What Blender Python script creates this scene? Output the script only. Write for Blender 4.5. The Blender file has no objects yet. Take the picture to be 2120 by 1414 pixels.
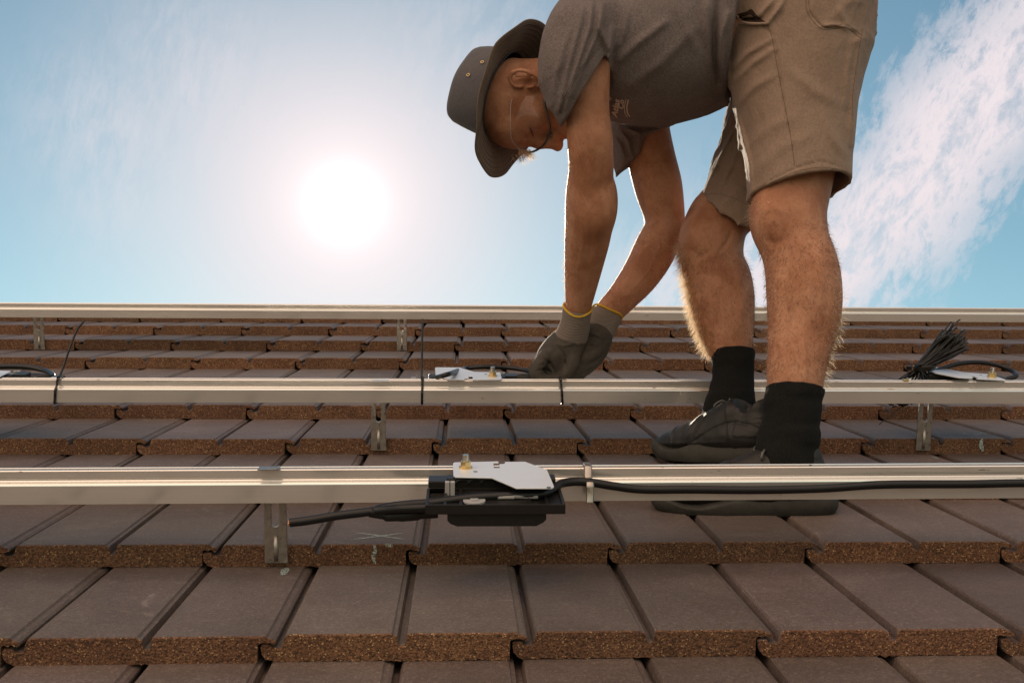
import bpy, bmesh, math, random
import numpy as np
from mathutils import Vector, Matrix, Euler
from mathutils.bvhtree import BVHTree

random.seed(7)
rng = np.random.RandomState(11)
C = bpy.context.scene.collection
scene = bpy.context.scene
A = np.array
PITCH = math.radians(22.0)

# ------------------------------------------------------------------ frames
ORG = A([0.0, 0.0, 4.0])
EU = A([1.0, 0, 0])
EV = A([0, math.cos(PITCH), math.sin(PITCH)])
EW = A([0, -math.sin(PITCH), math.cos(PITCH)])
RM = np.stack([EU, EV, EW], axis=1)          # roof -> world


def RW(p):
    return ORG + RM @ A(p, float)


# ------------------------------------------------------------------ camera
CF, CP, CY, CR, CH = 2240.0, .1593, .049, .0121, .5854
_cy, _sy, _cp, _sp = math.cos(CY), math.sin(CY), math.cos(CP), math.sin(CP)
F_ = A([_sy * _cp, _cy * _cp, -_sp])
R_ = A([_cy, -_sy, 0])
U_ = np.cross(R_, F_)
_c, _s = math.cos(CR), math.sin(CR)
R_, U_ = _c * R_ + _s * U_, -_s * R_ + _c * U_
CAMW = RW([0, 0, CH])
Fw, Rw, Uw = RM @ F_, RM @ R_, RM @ U_

cam_d = bpy.data.cameras.new('camera')
cam = bpy.data.objects.new('camera', cam_d)
C.objects.link(cam)
M = Matrix.Identity(4)
for i in range(3):
    M[i][0], M[i][1], M[i][2], M[i][3] = Rw[i], Uw[i], -Fw[i], CAMW[i]
cam.matrix_world = M
cam_d.sensor_width = 36.0
cam_d.lens = 36.0 * CF / 2120.0
cam_d.clip_start = 0.02
cam_d.clip_end = 3000
scene.camera = cam

# measured-direction helpers (photo pixel -> real position at a known depth/plane)


def rayr(x, y):
    return F_ + (x - 1060) / CF * R_ - (y - 707) / CF * U_


def rz(x, y, z):           # roof coords at camera depth z
    return A([0, 0, CH]) + z * rayr(x, y)


def rv(x, y, v):
    d = rayr(x, y)
    return A([0, 0, CH]) + d * (v / d[1])


def rw(x, y, w):
    d = rayr(x, y)
    return A([0, 0, CH]) + d * ((w - CH) / d[2])


def P(x, y, z):            # world coords
    return RW(rz(x, y, z))


# ------------------------------------------------------------------ world + sun
SUN_R = rayr(712, 422)
SUN_R = SUN_R / np.linalg.norm(SUN_R)
SUN = RM @ SUN_R
sun_el = math.asin(SUN[2])
sun_az = math.atan2(SUN[0], SUN[1])
EXPOSURE = 0.0

world = bpy.data.worlds.new('World')
scene.world = world
world.use_nodes = True
nt = world.node_tree
nt.nodes.clear()


class NB:
    """small node-building helper"""

    def __init__(self, nt):
        self.nt = nt

    def n(self, typ, **kw):
        nd = self.nt.nodes.new(typ)
        for k, v in kw.items():
            setattr(nd, k, v)
        return nd

    def put(self, sock, val):
        if hasattr(val, 'is_output') or isinstance(val, bpy.types.NodeSocket):
            self.nt.links.new(val, sock)
        else:
            if hasattr(sock.default_value, '__len__') and not hasattr(val, '__len__'):
                sock.default_value = (val,) * len(sock.default_value)
            elif hasattr(sock.default_value, '__len__') and len(sock.default_value) == 4 and len(val) == 3:
                sock.default_value = tuple(val) + (1.0,)
            else:
                sock.default_value = val

    def math(self, op, a, b=None, c=None, clamp=False):
        nd = self.n('ShaderNodeMath', operation=op, use_clamp=clamp)
        self.put(nd.inputs[0], a)
        if b is not None:
            self.put(nd.inputs[1], b)
        if c is not None:
            self.put(nd.inputs[2], c)
        return nd.outputs[0]

    def vmath(self, op, a, b=None):
        nd = self.n('ShaderNodeVectorMath', operation=op)
        self.put(nd.inputs[0], a)
        if b is not None:
            self.put(nd.inputs[1], b)
        return nd.outputs['Value'] if op == 'DOT_PRODUCT' else nd.outputs[0]

    def noise(self, vec, scale, detail=3, rough=.5, dist=0.0):
        nd = self.n('ShaderNodeTexNoise')
        self.put(nd.inputs['Vector'], vec)
        nd.inputs['Scale'].default_value = scale
        nd.inputs['Detail'].default_value = detail
        nd.inputs['Roughness'].default_value = rough
        nd.inputs['Distortion'].default_value = dist
        return nd.outputs['Fac']

    def vor(self, vec, scale, feat='F1'):
        nd = self.n('ShaderNodeTexVoronoi', feature=feat)
        self.put(nd.inputs['Vector'], vec)
        nd.inputs['Scale'].default_value = scale
        return nd

    def mapr(self, v, a, b, c=0.0, d=1.0, smooth=True):
        nd = self.n('ShaderNodeMapRange')
        if smooth:
            nd.interpolation_type = 'SMOOTHSTEP'
        self.put(nd.inputs[0], v)
        for i, x in enumerate((a, b, c, d)):
            self.put(nd.inputs[i + 1], x)
        return nd.outputs[0]

    def mix(self, fac, a, b, mode='MIX'):
        nd = self.n('ShaderNodeMix', data_type='RGBA', blend_type=mode)
        self.put(nd.inputs[0], fac)
        self.put(nd.inputs[6], a)
        self.put(nd.inputs[7], b)
        return nd.outputs[2]

    def scale(self, vec, s):
        nd = self.n('ShaderNodeVectorMath', operation='MULTIPLY')
        self.put(nd.inputs[0], vec)
        self.put(nd.inputs[1], s)
        return nd.outputs[0]


w = NB(nt)
out = w.n('ShaderNodeOutputWorld')
bg = w.n('ShaderNodeBackground')
sky = w.n('ShaderNodeTexSky', sky_type='NISHITA')
sky.sun_disc = False
sky.sun_elevation = sun_el
sky.sun_rotation = sun_az
sky.altitude = 50
sky.air_density = 1.0
sky.dust_density = 0.1
sky.ozone_density = 2.6
tc = w.n('ShaderNodeTexCoord')
D = w.vmath('NORMALIZE', tc.outputs['Generated'])
dot = w.vmath('DOT_PRODUCT', D, tuple(SUN))
ang = w.math('ARCCOSINE', w.math('MINIMUM', dot, 0.999999))       # radians from the sun
# bright aureole of the hazy sun (sky brightness by direction)
def gauss(deg, amp):
    return w.math('MULTIPLY', w.math('EXPONENT', w.math('MULTIPLY', w.math('MULTIPLY', ang, ang), -1 / math.radians(deg) ** 2)), amp)


glow = w.math('ADD', gauss(7.8, .66), gauss(13.5, .31))
core = w.math('ADD', w.math('MULTIPLY', w.math('EXPONENT', w.math('MULTIPLY', ang, -1 / math.radians(1.5))), .62), gauss(1.1, 1.5))
SKYS = 0.11
base = w.mix(1.0, sky.outputs[0], (1.02, 1.11, .89, 1), 'MULTIPLY')
# cirrus bank to the right
c0 = RM @ rayr(1935, 335)
c0 /= np.linalg.norm(c0)
c1 = RM @ rayr(2115, 130)
c1 /= np.linalg.norm(c1)
ea = c1 - c0 * (c1 @ c0)
ea /= np.linalg.norm(ea)
eb = np.cross(c0, ea)
pa = w.vmath('DOT_PRODUCT', D, tuple(ea))
pb = w.vmath('DOT_PRODUCT', D, tuple(eb))
pcn = w.vmath('DOT_PRODUCT', D, tuple(c0))
comb = w.n('ShaderNodeCombineXYZ')
w.put(comb.inputs[0], w.math('DIVIDE', pa, pcn))
w.put(comb.inputs[1], w.math('DIVIDE', pb, pcn))
cv = comb.outputs[0]
big = w.noise(w.scale(cv, (4, 9, 1)), 1.0, 6, .6, .2)
rotc = w.n('ShaderNodeVectorRotate', rotation_type='Z_AXIS')
w.put(rotc.inputs['Vector'], cv)
rotc.inputs['Angle'].default_value = math.radians(16)
fin = w.noise(w.scale(rotc.outputs[0], (17, 34, 1)), 1.0, 10, .70, .35)
fib = w.noise(w.scale(rotc.outputs[0], (42, 105, 1)), 1.0, 7, .72, .2)
fin = w.math('ADD', w.math('MULTIPLY', fin, .68), w.math('MULTIPLY', fib, .32))
warp = w.math('MULTIPLY', w.math('SUBTRACT', big, .5), .10)
bw = w.math('ADD', w.math('ABSOLUTE', w.math('ADD', w.math('DIVIDE', pb, pcn), warp)), w.math('MULTIPLY', w.math('SUBTRACT', fin, .5), .24))
band = w.mapr(bw, 0.018, 0.082, 1.0, 0.0)
front = w.mapr(pcn, 0.70, 0.85, 0.0, 1.0)
dens = w.math('MULTIPLY', w.math('MULTIPLY', band, front), w.mapr(fin, .36, .56, .42, 1.0))
# thinner veils: low down behind the man's legs, and high cirrus to the left of the sun


def veil(px, py, deg, amp, lo, hi_):
    c_ = RM @ rayr(px, py)
    c_ /= np.linalg.norm(c_)
    a_ = w.math('ARCCOSINE', w.math('MINIMUM', w.vmath('DOT_PRODUCT', D, tuple(c_)), 0.999999))
    g_ = w.math('EXPONENT', w.math('MULTIPLY', w.math('MULTIPLY', a_, a_), -1 / math.radians(deg) ** 2))
    return w.math('MULTIPLY', w.math('MULTIPLY', g_, amp), w.mapr(fin, lo, hi_, 0.0, 1.0))


for q in ((1560, 585, 4.6, .9, .36, .56), (1380, 600, 3.6, .6, .38, .58), (215, 260, 3.6, .38, .30, .66), (390, 150, 4.4, .32, .30, .66), (230, 400, 3.0, .25, .32, .64), (1000, 120, 5.0, .2, .4, .6)):
    dens = w.math('MAXIMUM', dens, veil(*q))
cloudc = w.mix(dens, w.scale(base, (SKYS,) * 3), (0.88, 0.79, 0.82, 1))
tot = w.mix(glow, cloudc, (.97, .84, .85, 1))
tot = w.vmath('ADD', tot, core)
# added warm fill: unseen bright sky behind the camera that lights the foreground
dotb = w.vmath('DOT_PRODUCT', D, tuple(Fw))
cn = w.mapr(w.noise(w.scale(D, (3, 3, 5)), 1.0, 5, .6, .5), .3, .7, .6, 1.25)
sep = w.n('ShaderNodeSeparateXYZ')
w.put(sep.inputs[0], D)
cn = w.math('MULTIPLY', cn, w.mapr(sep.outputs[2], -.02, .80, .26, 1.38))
cn = w.math('MULTIPLY', cn, w.mapr(w.vmath('DOT_PRODUCT', D, tuple(Rw)), -.9, .9, 1.75, .35))  # added fill biased to the left so the cloth folds show
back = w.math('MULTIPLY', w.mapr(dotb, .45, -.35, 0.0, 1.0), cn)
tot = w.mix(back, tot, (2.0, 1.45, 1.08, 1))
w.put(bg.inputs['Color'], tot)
bg.inputs['Strength'].default_value = 1.0
nt.links.new(bg.outputs[0], out.inputs[0])

ld = bpy.data.lights.new('sun', 'SUN')
ld.energy = 5.0
ld.angle = math.radians(0.6)
ld.color = (1.0, .86, .68)
lo = bpy.data.objects.new('sun', ld)
C.objects.link(lo)
lo.location = (0, 0, 30)
lo.rotation_euler = Vector(tuple(-SUN)).to_track_quat('-Z', 'Y').to_euler()

scene.view_settings.view_transform = 'Standard'
scene.view_settings.look = 'None'
scene.view_settings.exposure = EXPOSURE
scene.view_settings.gamma = 1.0
scene.render.engine = 'CYCLES'
scene.cycles.max_bounces = 8


# ------------------------------------------------------------------ materials
def mat(name, fn):
    m = bpy.data.materials.new(name)
    m.use_nodes = True
    t = m.node_tree
    t.nodes.clear()
    b = NB(t)
    o = b.n('ShaderNodeOutputMaterial')
    pr = b.n('ShaderNodeBsdfPrincipled')
    t.links.new(pr.outputs[0], o.inputs[0])
    tcn = b.n('ShaderNodeTexCoord')
    fn(b, pr, tcn.outputs['Object'], o)
    return m


def bump(b, pr, h, strength=.3, dist=.001):
    n = b.n('ShaderNodeBump')
    n.inputs['Strength'].default_value = strength
    n.inputs['Distance'].default_value = dist
    b.put(n.inputs['Height'], h)
    b.put(pr.inputs['Normal'], n.outputs[0])


def simple(name, col, rough=.5, metal=0.0, spec=.5, nz=0.0, nscale=200, bmp=0.0, bscale=400):
    def fn(b, pr, co, o):
        if nz:
            f = b.noise(co, nscale, 4, .6)
            c = b.mix(f, tuple(x * (1 - nz) for x in col) + (1,), tuple(min(1, x * (1 + nz)) for x in col) + (1,))
            b.put(pr.inputs['Base Color'], c)
        else:
            pr.inputs['Base Color'].default_value = tuple(col) + (1,)
        pr.inputs['Roughness'].default_value = rough
        pr.inputs['Metallic'].default_value = metal
        pr.inputs['Specular IOR Level'].default_value = spec
        if bmp:
            bump(b, pr, b.noise(co, bscale, 3, .6), bmp, .001)
    return mat(name, fn)


def tc_noise(b, co, sc):
    nd = b.n('ShaderNodeTexNoise')
    b.put(nd.inputs['Vector'], co)
    nd.inputs['Scale'].default_value = sc
    nd.inputs['Detail'].default_value = 1
    return nd.outputs['Color']


def _tile_top(b, pr, co, o):
    vari = b.n('ShaderNodeAttribute', attribute_name='tint')
    big = b.noise(co, 7, 5, .6, .3)
    mid = b.noise(b.scale(co, (12, 45, 30)), 1.0, 5, .65, .6)
    grain = b.noise(co, 480, 4, .8)
    c = b.mix(b.mapr(big, .30, .70), (.128, .098, .085, 1), (.188, .150, .132, 1))
    c = b.mix(b.mapr(mid, .54, .76, 0, .45), c, (.27, .235, .215, 1))
    c = b.mix(b.mapr(grain, .35, .65, 0, .6), c, (.055, .040, .034, 1))
    gm = b.noise(co, 210, 4, .75)
    c = b.mix(b.mapr(gm, .40, .62, .55, 0), c, (.068, .050, .042, 1))
    c = b.mix(b.mapr(gm, .58, .70, 0, .45), c, (.30, .25, .22, 1))
    worn = b.noise(b.scale(co, (22, 9, 20)), 1.0, 6, .7, 1.0)
    c = b.mix(b.mapr(worn, .60, .74, 0, .40), c, (.29, .25, .23, 1))
    c = b.mix(b.mapr(worn, .24, .40, .40, 0), c, (.075, .055, .047, 1))
    v = b.vor(b.vmath('ADD', co, b.scale(tc_noise(b, co, 600), (.0014, .0014, .0014))), 420)
    c = b.mix(b.math('MULTIPLY', b.mapr(v.outputs['Distance'], .06, .26, .8, 0), b.mapr(b.noise(co, 90, 2, .5), .5, .62)), c, (.50, .42, .36, 1))
    spot = b.noise(co, 60, 2, .5)
    c = b.mix(b.mapr(spot, .70, .80, 0, .5), c, (.07, .055, .05, 1))
    c = b.mix(1.0, c, vari.outputs['Color'], 'MULTIPLY')
    b.put(pr.inputs['Base Color'], c)
    b.put(pr.inputs['Roughness'], b.mapr(mid, .3, .7, .50, .60))
    pr.inputs['Specular IOR Level'].default_value = .48
    bump(b, pr, b.math('ADD', b.math('ADD', grain, gm), b.math('MULTIPLY', mid, .5)), .5, .0016)


def _tile_face(b, pr, co, o):
    vari = b.n('ShaderNodeAttribute', attribute_name='tint')
    n1 = b.noise(co, 300, 3, .75)
    n2 = b.noise(co, 14, 4, .6)
    v = b.vor(b.vmath('ADD', co, b.scale(tc_noise(b, co, 500), (.0016, .0016, .0016))), 330)
    v2 = b.vor(b.vmath('ADD', co, b.scale(tc_noise(b, co, 700), (.0012, .0012, .0012))), 560)
    c = b.mix(b.mapr(n2, .3, .7), (.140, .064, .032, 1), (.205, .102, .054, 1))
    c = b.mix(b.mapr(n1, .38, .58, .85, 0), c, (.030, .014, .008, 1))
    c = b.mix(b.math('MULTIPLY', b.mapr(v.outputs['Distance'], .16, .42, .95, 0), b.mapr(b.noise(co, 160, 2, .6), .48, .60)), c, (.52, .33, .17, 1))
    c = b.mix(b.mapr(v2.outputs['Distance'], .05, .30, .5, 0), c, (.38, .21, .10, 1))
    c = b.mix(1.0, c, vari.outputs['Color'], 'MULTIPLY')
    b.put(pr.inputs['Base Color'], c)
    pr.inputs['Roughness'].default_value = .9
    h = b.math('ADD', n1, b.math('MULTIPLY', v.outputs['Distance'], -.8))
    bump(b, pr, h, .9, .0022)


def _alu(b, pr, co, o):
    st = b.noise(b.scale(co, (3, 400, 400)), 1.0, 4, .6)
    big = b.noise(b.scale(co, (2, 30, 30)), 1.0, 3, .5)
    c = b.mix(st, (.74, .72, .68, 1), (.88, .86, .82, 1))
    sm = b.noise(b.scale(co, (35, 160, 160)), 1.0, 2, .5)
    c = b.mix(b.mapr(sm, .72, .76, 0, .9), c, (.05, .045, .04, 1))
    b.put(pr.inputs['Base Color'], c)
    pr.inputs['Metallic'].default_value = .72
    b.put(pr.inputs['Roughness'], b.mapr(big, .3, .7, .09, .19))
    bump(b, pr, st, .03, .0004)


def _steel(b, pr, co, o):
    n = b.noise(co, 120, 4, .6)
    b.put(pr.inputs['Base Color'], b.mix(n, (.28, .26, .235, 1), (.47, .445, .41, 1)))
    pr.inputs['Metallic'].default_value = .9
    b.put(pr.inputs['Roughness'], b.mapr(n, .3, .7, .25, .5))
    bump(b, pr, n, .1, .0006)


def _skin(b, pr, co, o):
    n1 = b.noise(co, 16, 5, .62, .4)
    n2 = b.noise(co, 150, 5, .72)
    c = b.mix(b.mapr(n1, .34, .66), (.32, .135, .068, 1), (.46, .235, .140, 1))
    n4 = b.noise(b.scale(co, (1, 1, .35)), 42, 4, .6, .8)
    c = b.mix(b.mapr(n4, .52, .68, 0, .28), c, (.25, .105, .068, 1))
    c = b.mix(b.mapr(n2, .50, .72, 0, .45), c, (.27, .105, .055, 1))
    fr = b.noise(co, 300, 2, .5)
    c = b.mix(b.mapr(fr, .66, .74, 0, .6), c, (.17, .07, .04, 1))
    b.put(pr.inputs['Base Color'], c)
    pr.inputs['Roughness'].default_value = .55
    pr.inputs['Specular IOR Level'].default_value = .35
    pr.inputs['Subsurface Weight'].default_value = .18
    pr.inputs['Subsurface Radius'].default_value = (.012, .005, .003)
    pr.inputs['Subsurface Scale'].default_value = 1.0
    bump(b, pr, b.math('ADD', b.math('ADD', n2, b.noise(co, 600, 2, .6)), b.math('MULTIPLY', n4, 1.4)), .42, .0016)


def cloth(name, ca, cb, weave=1100, bigb=.5, rough=.9, heather=.5, sheen=.3):
    def fn(b, pr, co, o):
        n1 = b.noise(co, weave, 2, .8)
        n2 = b.noise(co, 9, 4, .6)
        n3 = b.noise(co, 260, 3, .7)
        f = b.math('ADD', b.math('MULTIPLY', b.mapr(n1, .3, .7), heather), b.math('MULTIPLY', b.mapr(b.math('ADD', b.math('MULTIPLY', n3, .6), b.math('MULTIPLY', n2, .4)), .32, .68), 1 - heather))
        c = b.mix(f, ca + (1,), cb + (1,))
        b.put(pr.inputs['Base Color'], c)
        pr.inputs['Roughness'].default_value = rough
        pr.inputs['Specular IOR Level'].default_value = .2
        pr.inputs['Sheen Weight'].default_value = sheen
        pr.inputs['Sheen Roughness'].default_value = .5
        wr = b.noise(b.scale(co, (1, 1, .55)), 34, 3, .55, .8)
        bn = b.n('ShaderNodeBump')
        bn.inputs['Strength'].default_value = bigb
        bn.inputs['Distance'].default_value = .006
        b.put(bn.inputs['Height'], wr)
        b2 = b.n('ShaderNodeBump')
        b2.inputs['Strength'].default_value = .35
        b2.inputs['Distance'].default_value = .0008
        b.put(b2.inputs['Height'], n1)
        b.put(b2.inputs['Normal'], bn.outputs[0])
        b.put(pr.inputs['Normal'], b2.outputs[0])
    return mat(name, fn)


def _knit(b, pr, co, o):
    wv = b.n('ShaderNodeTexWave', wave_type='BANDS', bands_direction='Z')
    b.put(wv.inputs['Vector'], co)
    wv.inputs['Scale'].default_value = 120
    wv.inputs['Distortion'].default_value = .6
    c = b.mix(wv.outputs['Fac'], (.13, .105, .09, 1), (.26, .22, .19, 1))
    b.put(pr.inputs['Base Color'], c)
    pr.inputs['Roughness'].default_value = .95
    bump(b, pr, wv.outputs['Fac'], .6, .0012)


def _hairm(b, pr, co, o):
    # thin fibres: let light through from behind
    t = b.n('ShaderNodeBsdfTranslucent')
    t.inputs['Color'].default_value = (1.0, .80, .56, 1)
    pr.inputs['Base Color'].default_value = (.09, .05, .03, 1)
    pr.inputs['Roughness'].default_value = .4
    mx = b.n('ShaderNodeMixShader')
    mx.inputs[0].default_value = .8
    b.nt.links.new(pr.outputs[0], mx.inputs[1])
    b.nt.links.new(t.outputs[0], mx.inputs[2])
    b.nt.links.new(mx.outputs[0], o.inputs[0])


def _lens(b, pr, co, o):
    tr = b.n('ShaderNodeBsdfTransparent')
    tr.inputs[0].default_value = (.93, .91, .90, 1)
    gl = b.n('ShaderNodeBsdfGlossy')
    gl.inputs['Roughness'].default_value = .03
    fr = b.n('ShaderNodeFresnel')
    fr.inputs[0].default_value = 1.45
    mx = b.n('ShaderNodeMixShader')
    mx.inputs[0].default_value = .025
    b.nt.links.new(tr.outputs[0], mx.inputs[1])
    b.nt.links.new(gl.outputs[0], mx.inputs[2])
    b.nt.links.new(mx.outputs[0], o.inputs[0])


def _chalk(b, pr, co, o):
    n = b.noise(co, 500, 3, .7)
    tr = b.n('ShaderNodeBsdfTransparent')
    mx = b.n('ShaderNodeMixShader')
    b.put(mx.inputs[0], b.mapr(n, .42, .56, 0.0, .85))
    pr.inputs['Base Color'].default_value = (.40, .55, .52, 1)
    pr.inputs['Roughness'].default_value = 1
    b.nt.links.new(tr.outputs[0], mx.inputs[1])
    b.nt.links.new(pr.outputs[0], mx.inputs[2])
    b.nt.links.new(mx.outputs[0], o.inputs[0])


def _ground(b, pr, co, o):
    n1 = b.noise(co, .05, 5, .6)
    n2 = b.noise(co, 1.3, 5, .7)
    c = b.mix(b.mapr(n1, .4, .6), (.11, .13, .055, 1), (.24, .20, .14, 1))
    c = b.mix(b.mapr(n2, .4, .7, 0, .5), c, (.06, .08, .035, 1))
    b.put(pr.inputs['Base Color'], c)
    pr.inputs['Roughness'].default_value = .95


MT = dict(
    top=mat('tile_top', _tile_top), face=mat('tile_face', _tile_face),
    alu=mat('aluminium', _alu), steel=mat('steel', _steel),
    skin=mat('skin', _skin), hair=mat('hair', _hairm), lens=mat('lens', _lens), chalk=mat('chalk', _chalk),
    ground=mat('ground', _ground), knit=mat('glove_knit', _knit),
    shirt=cloth('shirt_cotton', (.048, .038, .038), (.250, .210, .202), 950, .30, .95, .66, .05),
    shorts=cloth('shorts_cotton', (.190, .132, .100), (.300, .218, .165), 900, .55, .85, .3, .15),
    hat=cloth('hat_cotton', (.055, .053, .060), (.098, .093, .102), 900, .25, .9, .4, .2),
    brim=cloth('brim_cotton', (.095, .069, .049), (.140, .104, .076), 900, .2, .9, .4, .2),
    sock=cloth('sock_knit', (.003, .0035, .0035), (.013, .014, .014), 600, .5, 1.0, .5, 0.0),
    shoe=simple('shoe_leather', (.014, .014, .013), .5, 0, .35, .5, 60, .4, 300),
    sole=simple('shoe_sole', (.034, .034, .029), .7, 0, .3, .55, 50, .35, 200),
    lace=simple('lace', (.10, .10, .095), .6, 0, .4),
    rubber=simple('glove_rubber', (.060, .052, .043), .8, 0, .3, .45, 120, .7, 500),
    yellow=simple('yellow_hem', (.62, .38, .03), .8, 0, .3, .15, 400),
    plastic=simple('black_plastic', (.012, .011, .010), .40, 0, .35, .4, 120, .15, 800),
    cable=simple('black_cable', (.009, .009, .010), .34, 0, .35, .3, 90),
    tie=simple('nylon_tie', (.005, .005, .005), .25, 0, .4),
    plate=simple('zinc_plate', (.78, .83, .88), .36, .35, .5, .04, 40, .05, 900),
    zinc=simple('zinc_bolt', (.60, .57, .50), .25, .95, .5, .1, 300),
    brass=simple('passivated_zinc', (.70, .52, .24), .3, .9, .5, .1, 300),
    copper=simple('copper', (.75, .33, .16), .35, .8, .5),
    greyp=simple('grey_plastic', (.34, .34, .34), .5, 0, .5, .1, 200),
    rim=simple('dark_frame', (.02, .022, .022), .3, 0, .5),
    dark=simple('dark', (.01, .008, .008), .9, 0, .1),
    print=simple('shirt_ink', (.62, .50, .42), .9, 0, .1, .12, 600),
    eye=simple('eye', (.20, .13, .10), .25, 0, .5),
)


# ------------------------------------------------------------------ object helpers
class Root:
    """an Empty (or a body mesh) with the rotation its children's coordinates use"""

    def __init__(self, ob, base, roof):
        self.ob, self.base, self.roof = ob, A(base, float), roof


def prop(o, label=None, cat=None, group=None, kind=None):
    for k, v in (('label', label), ('category', cat), ('group', group), ('kind', kind)):
        if v:
            o[k] = v


def thing(name, label, cat, base, roof=True, group=None):
    """base in roof coordinates (roof=True) or world coordinates"""
    o = bpy.data.objects.new(name, None)
    o.empty_display_size = .05
    C.objects.link(o)
    if roof:
        o.location = RW(base)
        o.rotation_euler = (PITCH, 0, 0)
    else:
        o.location = base
    prop(o, label, cat, group)
    return Root(o, base, roof)


def addmesh(name, V, Fc, m, parent=None, smooth=False, origin=None, tint=None, mats=None, midx=None):
    """V in the parent's coordinate system (roof or world), absolute"""
    V = np.asarray(V, float)
    base = parent.base if parent is not None else (A(origin, float) if origin is not None else np.zeros(3))
    me = bpy.data.meshes.new(name)
    if isinstance(Fc, np.ndarray):
        me.vertices.add(len(V))
        me.vertices.foreach_set('co', (V - base).astype(np.float32).ravel())
        k = Fc.shape[1]
        me.loops.add(Fc.size)
        me.loops.foreach_set('vertex_index', Fc.astype(np.int32).ravel())
        me.polygons.add(len(Fc))
        me.polygons.foreach_set('loop_start', np.arange(0, Fc.size, k, dtype=np.int32))
        me.update(calc_edges=True)
    else:
        me.from_pydata([tuple(p) for p in (V - base)], [], Fc)
    for x in (mats or [m]):
        me.materials.append(x)
    if midx is not None:
        me.polygons.foreach_set('material_index', np.asarray(midx, np.int32))
    if tint is not None:
        at = me.color_attributes.new('tint', 'FLOAT_COLOR', 'POINT')
        at.data.foreach_set('color', np.asarray(tint, np.float32).ravel())
    if smooth:
        me.polygons.foreach_set('use_smooth', [True] * len(me.polygons))
    me.validate()
    me.update()
    o = bpy.data.objects.new(name, me)
    C.objects.link(o)
    if parent is not None:
        o.parent = parent.ob
    elif origin is not None:
        o.location = origin
    return o


def sub(name, V, Fc, m, part, root, **kw):
    """a sub-part: child of a part, coordinates as the root's"""
    o = addmesh(name, V, Fc, m, root, **kw)
    o.parent = part
    return o


def catmull(pts, n=8, closed=False):
    pts = [A(p, float) for p in pts]
    if len(pts) < 3:
        return [pts[0] + (pts[-1] - pts[0]) * t for t in np.linspace(0, 1, n + 1)]
    out_ = []
    N = len(pts)
    for i in range(N if closed else N - 1):
        if closed:
            p0, p1, p2, p3 = pts[i - 1], pts[i], pts[(i + 1) % N], pts[(i + 2) % N]
        else:
            p1, p2 = pts[i], pts[i + 1]
            p0 = pts[i - 1] if i else 2 * p1 - p2
            p3 = pts[i + 2] if i + 2 < N else 2 * p2 - p1
        for k in range(n):
            t = k / n
            out_.append(.5 * ((2 * p1) + (-p0 + p2) * t + (2 * p0 - 5 * p1 + 4 * p2 - p3) * t * t + (-p0 + 3 * p1 - 3 * p2 + p3) * t ** 3))
    if not closed:
        out_.append(pts[-1])
    return out_


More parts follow.
